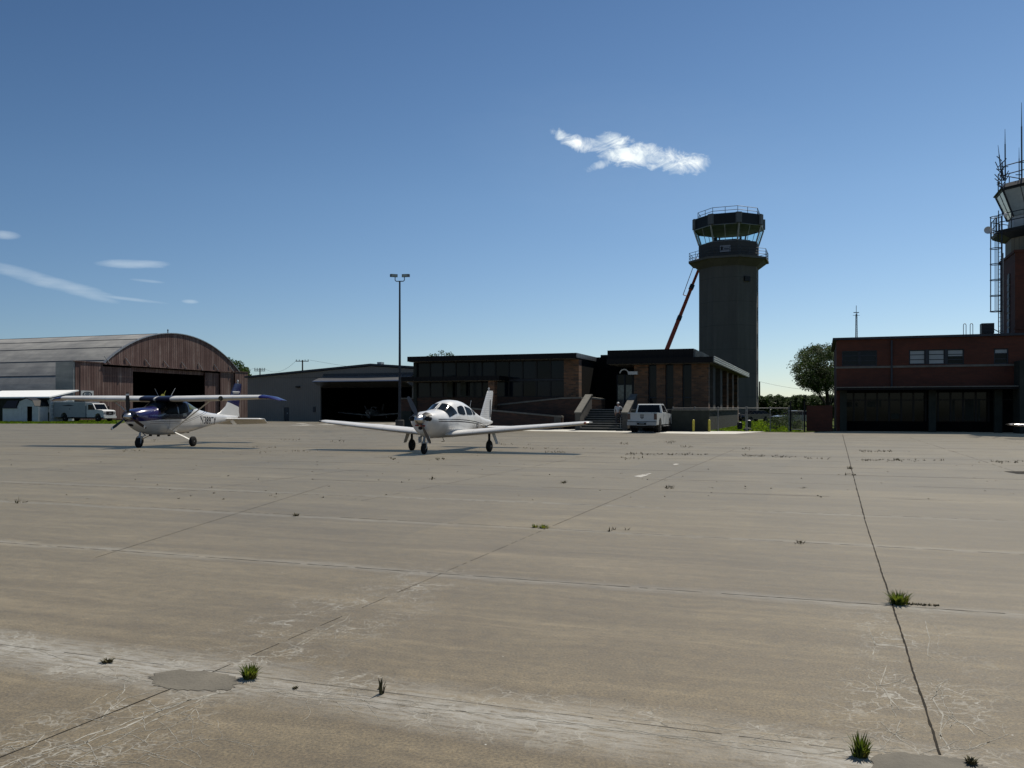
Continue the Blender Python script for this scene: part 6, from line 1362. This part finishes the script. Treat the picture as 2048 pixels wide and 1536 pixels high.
x, y = XZ(1600, 90); car('grey parked car partly hidden behind the dark gate', M['silvercar'], x+.4, y, radians(-160))
mc = thing('motorcycle', (0, 0, 0), 'black and white touring motorcycle parked at the end of the retaining wall', 'motorcycle')
for wx in (0, 1.55): wheel(mc, wx, 0, .32, .32, .14)
q = MB(); q.tube((1.55, -.1, .32), (1.25, -.1, 1.0), .03, n=6); q.tube((1.55, .1, .32), (1.25, .1, 1.0), .03, n=6); q.path([(1.1, -.42, 1.05), (1.25, -.2, 1.05), (1.25, .2, 1.05), (1.1, .42, 1.05)], .02, 6); obj('fork', q, M['steel'], mc)
q = MB(); q.sphere((.95, 0, .85), .35, .18, .16, 12, 7); obj('fuel_tank', q, M['white'], mc); q = MB(); q.sphere((.35, 0, .78), .4, .17, .09, 12, 6); obj('seat', q, M['black'], mc); q = MB(); q.box(.5, 1.15, -.18, .18, .3, .65); obj('engine', q, M['steel'], mc)
q = MB(); q.add([(1.45, -.22, .95), (1.45, .22, .95), (1.25, .18, 1.4), (1.25, -.18, 1.4), (1.43, -.22, .95), (1.43, .22, .95), (1.23, .18, 1.4), (1.23, -.18, 1.4)], [(0, 1, 2, 3), (7, 6, 5, 4), (0, 4, 5, 1), (1, 5, 6, 2), (2, 6, 7, 3), (3, 7, 4, 0)]); obj('windscreen', q, M['white'], mc)
q = MB(); q.box(-.3, .2, -.38, -.2, .45, .8); q.box(-.3, .2, .2, .38, .45, .8); obj('pannier', q, M['black'], mc)
x, y = XZ(1480, 104); pose_fwd(mc, x, y+1, radians(-115))

# ---------------------------------------------------------------- fences
M['wire'] = mat('galvanised_wire', (.16, .165, .165), .6, .3, var=.1)
def fence(p, q_, h, posts, label, spacing=.30, toprail=True, wr=.0022, m=None):
    p = Vector((*p, 0)); q_ = Vector((*q_, 0)); d = q_-p; Ln = d.length; d.normalize(); r_ = thing('chain_link_fence', tuple(p.lerp(q_, .5)), label, 'fence', 'chain link fences'); m = m or M['wire']
    for f in posts: b = MB(); c = p+d*Ln*f; b.tube(c, c+Vector((0, 0, h+.05)), .035, n=8); b.sphere((c.x, c.y, h+.07), .045, .045, .035, 8, 4); obj('post', b, m, r_)
    if toprail: b = MB(); b.tube(p+Vector((0, 0, h)), q_+Vector((0, 0, h)), .024, n=8); obj('top_rail', b, m, r_)
    b = MB(); n = int((Ln+h)/spacing)
    for k in range(n):
        s = k*spacing
        for sg in (0, 1):
            a0 = s-h if sg == 0 else s; z0 = 0.03; a1 = s if sg == 0 else s-h; z1 = h
            lo, hi = (a0, a1) if a0 < a1 else (a1, a0)
            A = [a0, z0]; B = [a1, z1]
            def clipat(u): t_ = (u-a0)/(a1-a0); return [u, z0+(z1-z0)*t_]
            P = [A, B]
            if min(a0, a1) < 0 or max(a0, a1) > Ln:
                us = [max(0, min(Ln, a0)), max(0, min(Ln, a1))]
                if abs(us[0]-us[1]) < .02: continue
                P = [clipat(us[0]), clipat(us[1])]
            b.tube(p+d*P[0][0]+Vector((0, 0, P[0][1])), p+d*P[1][0]+Vector((0, 0, P[1][1])), wr, n=3, cap=False)
    obj('mesh', b, m, r_); return r_
f0, f1 = G(1346, 862.4), G(1593, 863.2)
fence(f0, G(1492, 863), 1.66, [0, .30, .62, 1], 'chain link fence running past the yellow bollards to the lawn')
fence(G(1494.5, 863), G(1578, 863.2), 1.66, [0, .55, 1], 'chain link fence section along the front of the lawn')
ga, gb = G(1581, 863), G(1609, 863.4)
gt = thing('fence_gate', (*ga, 0), 'dark chain link gate with black posts beside the brick screen wall', 'gate')
b = MB(); 
for x, y in (ga, gb): b.tube((x, y, 0), (x, y, 2.1), .06, n=8)
for x, y in (G(1605.5, 862),): b.tube((x, y, 0), (x, y, 1.5), .03, n=8)
obj('post', b, M['black'], gt) if False else None
for x, y in (ga, gb): c = MB(); c.tube((x, y, 0), (x, y, 2.15), .06, n=8); obj('post', c, M['black'], gt)
c = MB(); x0, y0 = ga; x1, y1 = gb
for z in (.15, 1.45): c.tube((x0, y0, z), (x1, y1, z), .025, n=6)
c.tube((x0+.12, y0, .15), (x0+.12, y0, 1.45), .025, n=6); c.tube((x1-.12, y1, .15), (x1-.12, y1, 1.45), .025, n=6); obj('gate_frame', c, M['wire'], gt)
c = MB()
for k in range(14): c.tube((x0+(x1-x0)*k/14, y0, .15), (x0+(x1-x0)*k/14, y0+(y1-y0)*k/14, 1.45), .006, n=3)
for k in range(16): c.tube((x0, y0, .15+k*.08), (x1, y1, .15+k*.08), .005, n=3)
obj('mesh', c, M['darksteel'], gt)
for px, py, m, h, lab in ((1479.5, 859.5, 'black', .52, 'short black utility pedestal on the lawn edge'), (1498, 857, 'greenp', .62, 'short green utility marker with pale cap behind the fence')):
    if m == 'greenp': M['greenp'] = mat('dark_green_plastic', (.03, .05, .02), .6)
    x, y = G(px, py); r_ = thing('utility_pedestal', (x, y, 0), lab, 'utility box'); c = MB(); c.box(x-.16, x+.16, y-.14, y+.14, 0, h); obj('casing', c, M[m], r_); c = MB(); c.lathe((x, y, h), (0, 0, 1), [(.002, .17), (.04, .16), (.08, .06), (.085, .01)], 10); obj('lid', c, M['offwhite'] if m != 'black' else M['black'], r_)
x, y = G(1495, 862); c = MB(); c.sphere((x, y, .1), .3, .2, .16, 9, 6); tag(obj('rock', c, M['concrete']), 'grey rock lying at the foot of the fence', 'rock')

# ---------------------------------------------------------------- person climbing the stairs
def skin(name, chains, m, parent, sub=2, root=0):
    vs = []; es = []; rs = []; key = {}
    for ch in chains:
        prev = None
        for p, r_ in ch:
            kk = tuple(round(c, 4) for c in p)
            if kk not in key: key[kk] = len(vs); vs.append(p); rs.append(r_)
            i = key[kk]
            if prev is not None and prev != i: es.append((prev, i))
            prev = i
    me = bpy.data.meshes.new(name); me.from_pydata(vs, es, []); o = bpy.data.objects.new(name, me); C.objects.link(o)
    md = o.modifiers.new('s', 'SKIN'); md.use_smooth_shade = True
    lay = me.skin_vertices[0].data if me.skin_vertices else None
    if lay is None:
        bpy.context.view_layer.objects.active = o
        bmk = __import__('bmesh').new(); bmk.from_mesh(me); bmk.verts.layers.skin.verify(); bmk.to_mesh(me); bmk.free(); lay = me.skin_vertices[0].data
    for i, r_ in enumerate(rs): lay[i].radius = (r_, r_) if not isinstance(r_, tuple) else r_; lay[i].use_root = (i == root)
    s_ = o.modifiers.new('u', 'SUBSURF'); s_.levels = sub; s_.render_levels = sub
    dg = bpy.context.evaluated_depsgraph_get(); dg.update(); m2 = bpy.data.meshes.new_from_object(o.evaluated_get(dg)); m2.name = name
    bpy.data.objects.remove(o); m2.materials.clear(); m2.materials.append(m)
    n = bpy.data.objects.new(name, m2); C.objects.link(n); n.parent = parent; return n
pa = T.s_at(1236, dS+run*2.4); zf_ = FL*3/ns+.036; zl_ = FL*2/ns+.036
base = T.p(pa, dS+run*2.2, zl_)
pe = thing('person', base, 'person in a light shirt, cap and dark trousers climbing the stairs seen from behind', 'person', rz=-TH)
# local: x right, y forward (up the stairs), z up; z=0 is the rear foot's step
hf = zf_-zl_; M['skin_'] = mat('skin_tone', (.25, .14, .10), .6, var=.05); M['shirt'] = mat('light_grey_shirt', (.34, .34, .34), .85, var=.08); M['trous'] = mat('charcoal_trousers', (.035, .035, .04), .9, var=.1)
pel = (0, .02, .90)
handR = (.42, .30, 1.06)
LEGL = [(pel, .11), ((-.10, .02, .86), .085), ((-.11, .05, .46), .055), ((-.11, -.05, .09), .038), ((-.11, .05, .035), .035), ((-.12, .16, .03), .028)]
LEGR = [(pel, .11), ((.10, .04, .86), .085), ((.10, .26, .56), .055), ((.10, .22, .09+hf), .038), ((.10, .30, .035+hf), .035), ((.11, .41, .03+hf), .028)]
TOR = [(pel, .11), ((0, .03, 1.10), .12), ((0, .06, 1.32), .13), ((0, .08, 1.43), .07), ((0, .09, 1.50), .05), ((0, .11, 1.58), .085), ((0, .12, 1.66), .08), ((0, .12, 1.70), .05)]
ARML = [((0, .06, 1.32), .13), ((-.19, .06, 1.37), .055), ((-.24, .02, 1.10), .042), ((-.22, .12, .88), .03), ((-.22, .15, .81), .03)]
ARMR = [((0, .06, 1.32), .13), ((.19, .07, 1.37), .055), ((.33, .12, 1.20), .042), (handR, .03), ((.47, .34, 1.03), .03)]
FG = []
for hx, hy, hz, sx_ in ((-.22, .15, .81, -1), (.47, .34, 1.03, 1)):
    for k in range(4): FG.append([((hx, hy, hz), .03), ((hx+(.02*k-.03), hy+.03, hz-.05), .010), ((hx+(.02*k-.03), hy+.05, hz-.09+.006*abs(k-1)), .008)])
    FG.append([((hx, hy, hz), .03), ((hx-sx_*.035, hy+.03, hz-.01), .010), ((hx-sx_*.045, hy+.055, hz-.03), .009)])
body = skin('body', [TOR, LEGL, LEGR, ARML, ARMR]+FG, M['skin_'], pe)
skin('shirt', [[((0, .02, .93), .150), ((0, .03, 1.0), .148), ((0, .04, 1.12), .150), ((0, .06, 1.32), .160), ((0, .08, 1.42), .085)], [((0, .06, 1.32), .160), ((-.19, .06, 1.37), .075), ((-.24, .02, 1.10), .055), ((-.22, .12, .90), .042)], [((0, .06, 1.32), .160), ((.19, .07, 1.37), .075), ((.33, .12, 1.20), .055), ((.40, .27, 1.08), .042)]], M['shirt'], pe)
skin('trousers', [[((0, .02, 1.0), .145), (pel, .152)]]+[[(pel, .152)]+[(p, r_+.032) for p, r_ in l[1:4]] for l in (LEGL, LEGR)], M['trous'], pe)
for l in (LEGL, LEGR):
    f_ = l[4][0]; q = MB(); q.sphere((f_[0]+base.x, f_[1]+.03+base.y, f_[2]+.0+base.z), .055, .15, .045, 10, 6); obj('shoe', q, M['black'], pe)
q = MB(); q.sphere((base.x, base.y+.125, base.z+1.655), .10, .115, .085, 14, 8); q.sphere((base.x, base.y+.24, base.z+1.62), .07, .07, .012, 10, 5); obj('cap', q, M['offwhite'], pe, smooth=60)
q = MB(); q.sphere((base.x-.0, base.y+.215, base.z+1.575), .015, .02, .025, 6, 4); q.sphere((base.x-.088, base.y+.11, base.z+1.585), .012, .02, .03, 6, 4); q.sphere((base.x+.088, base.y+.11, base.z+1.585), .012, .02, .03, 6, 4); obj('ears_and_nose', q, M['skin_'], pe)
# ---- remove the temporary empties without labels being top level
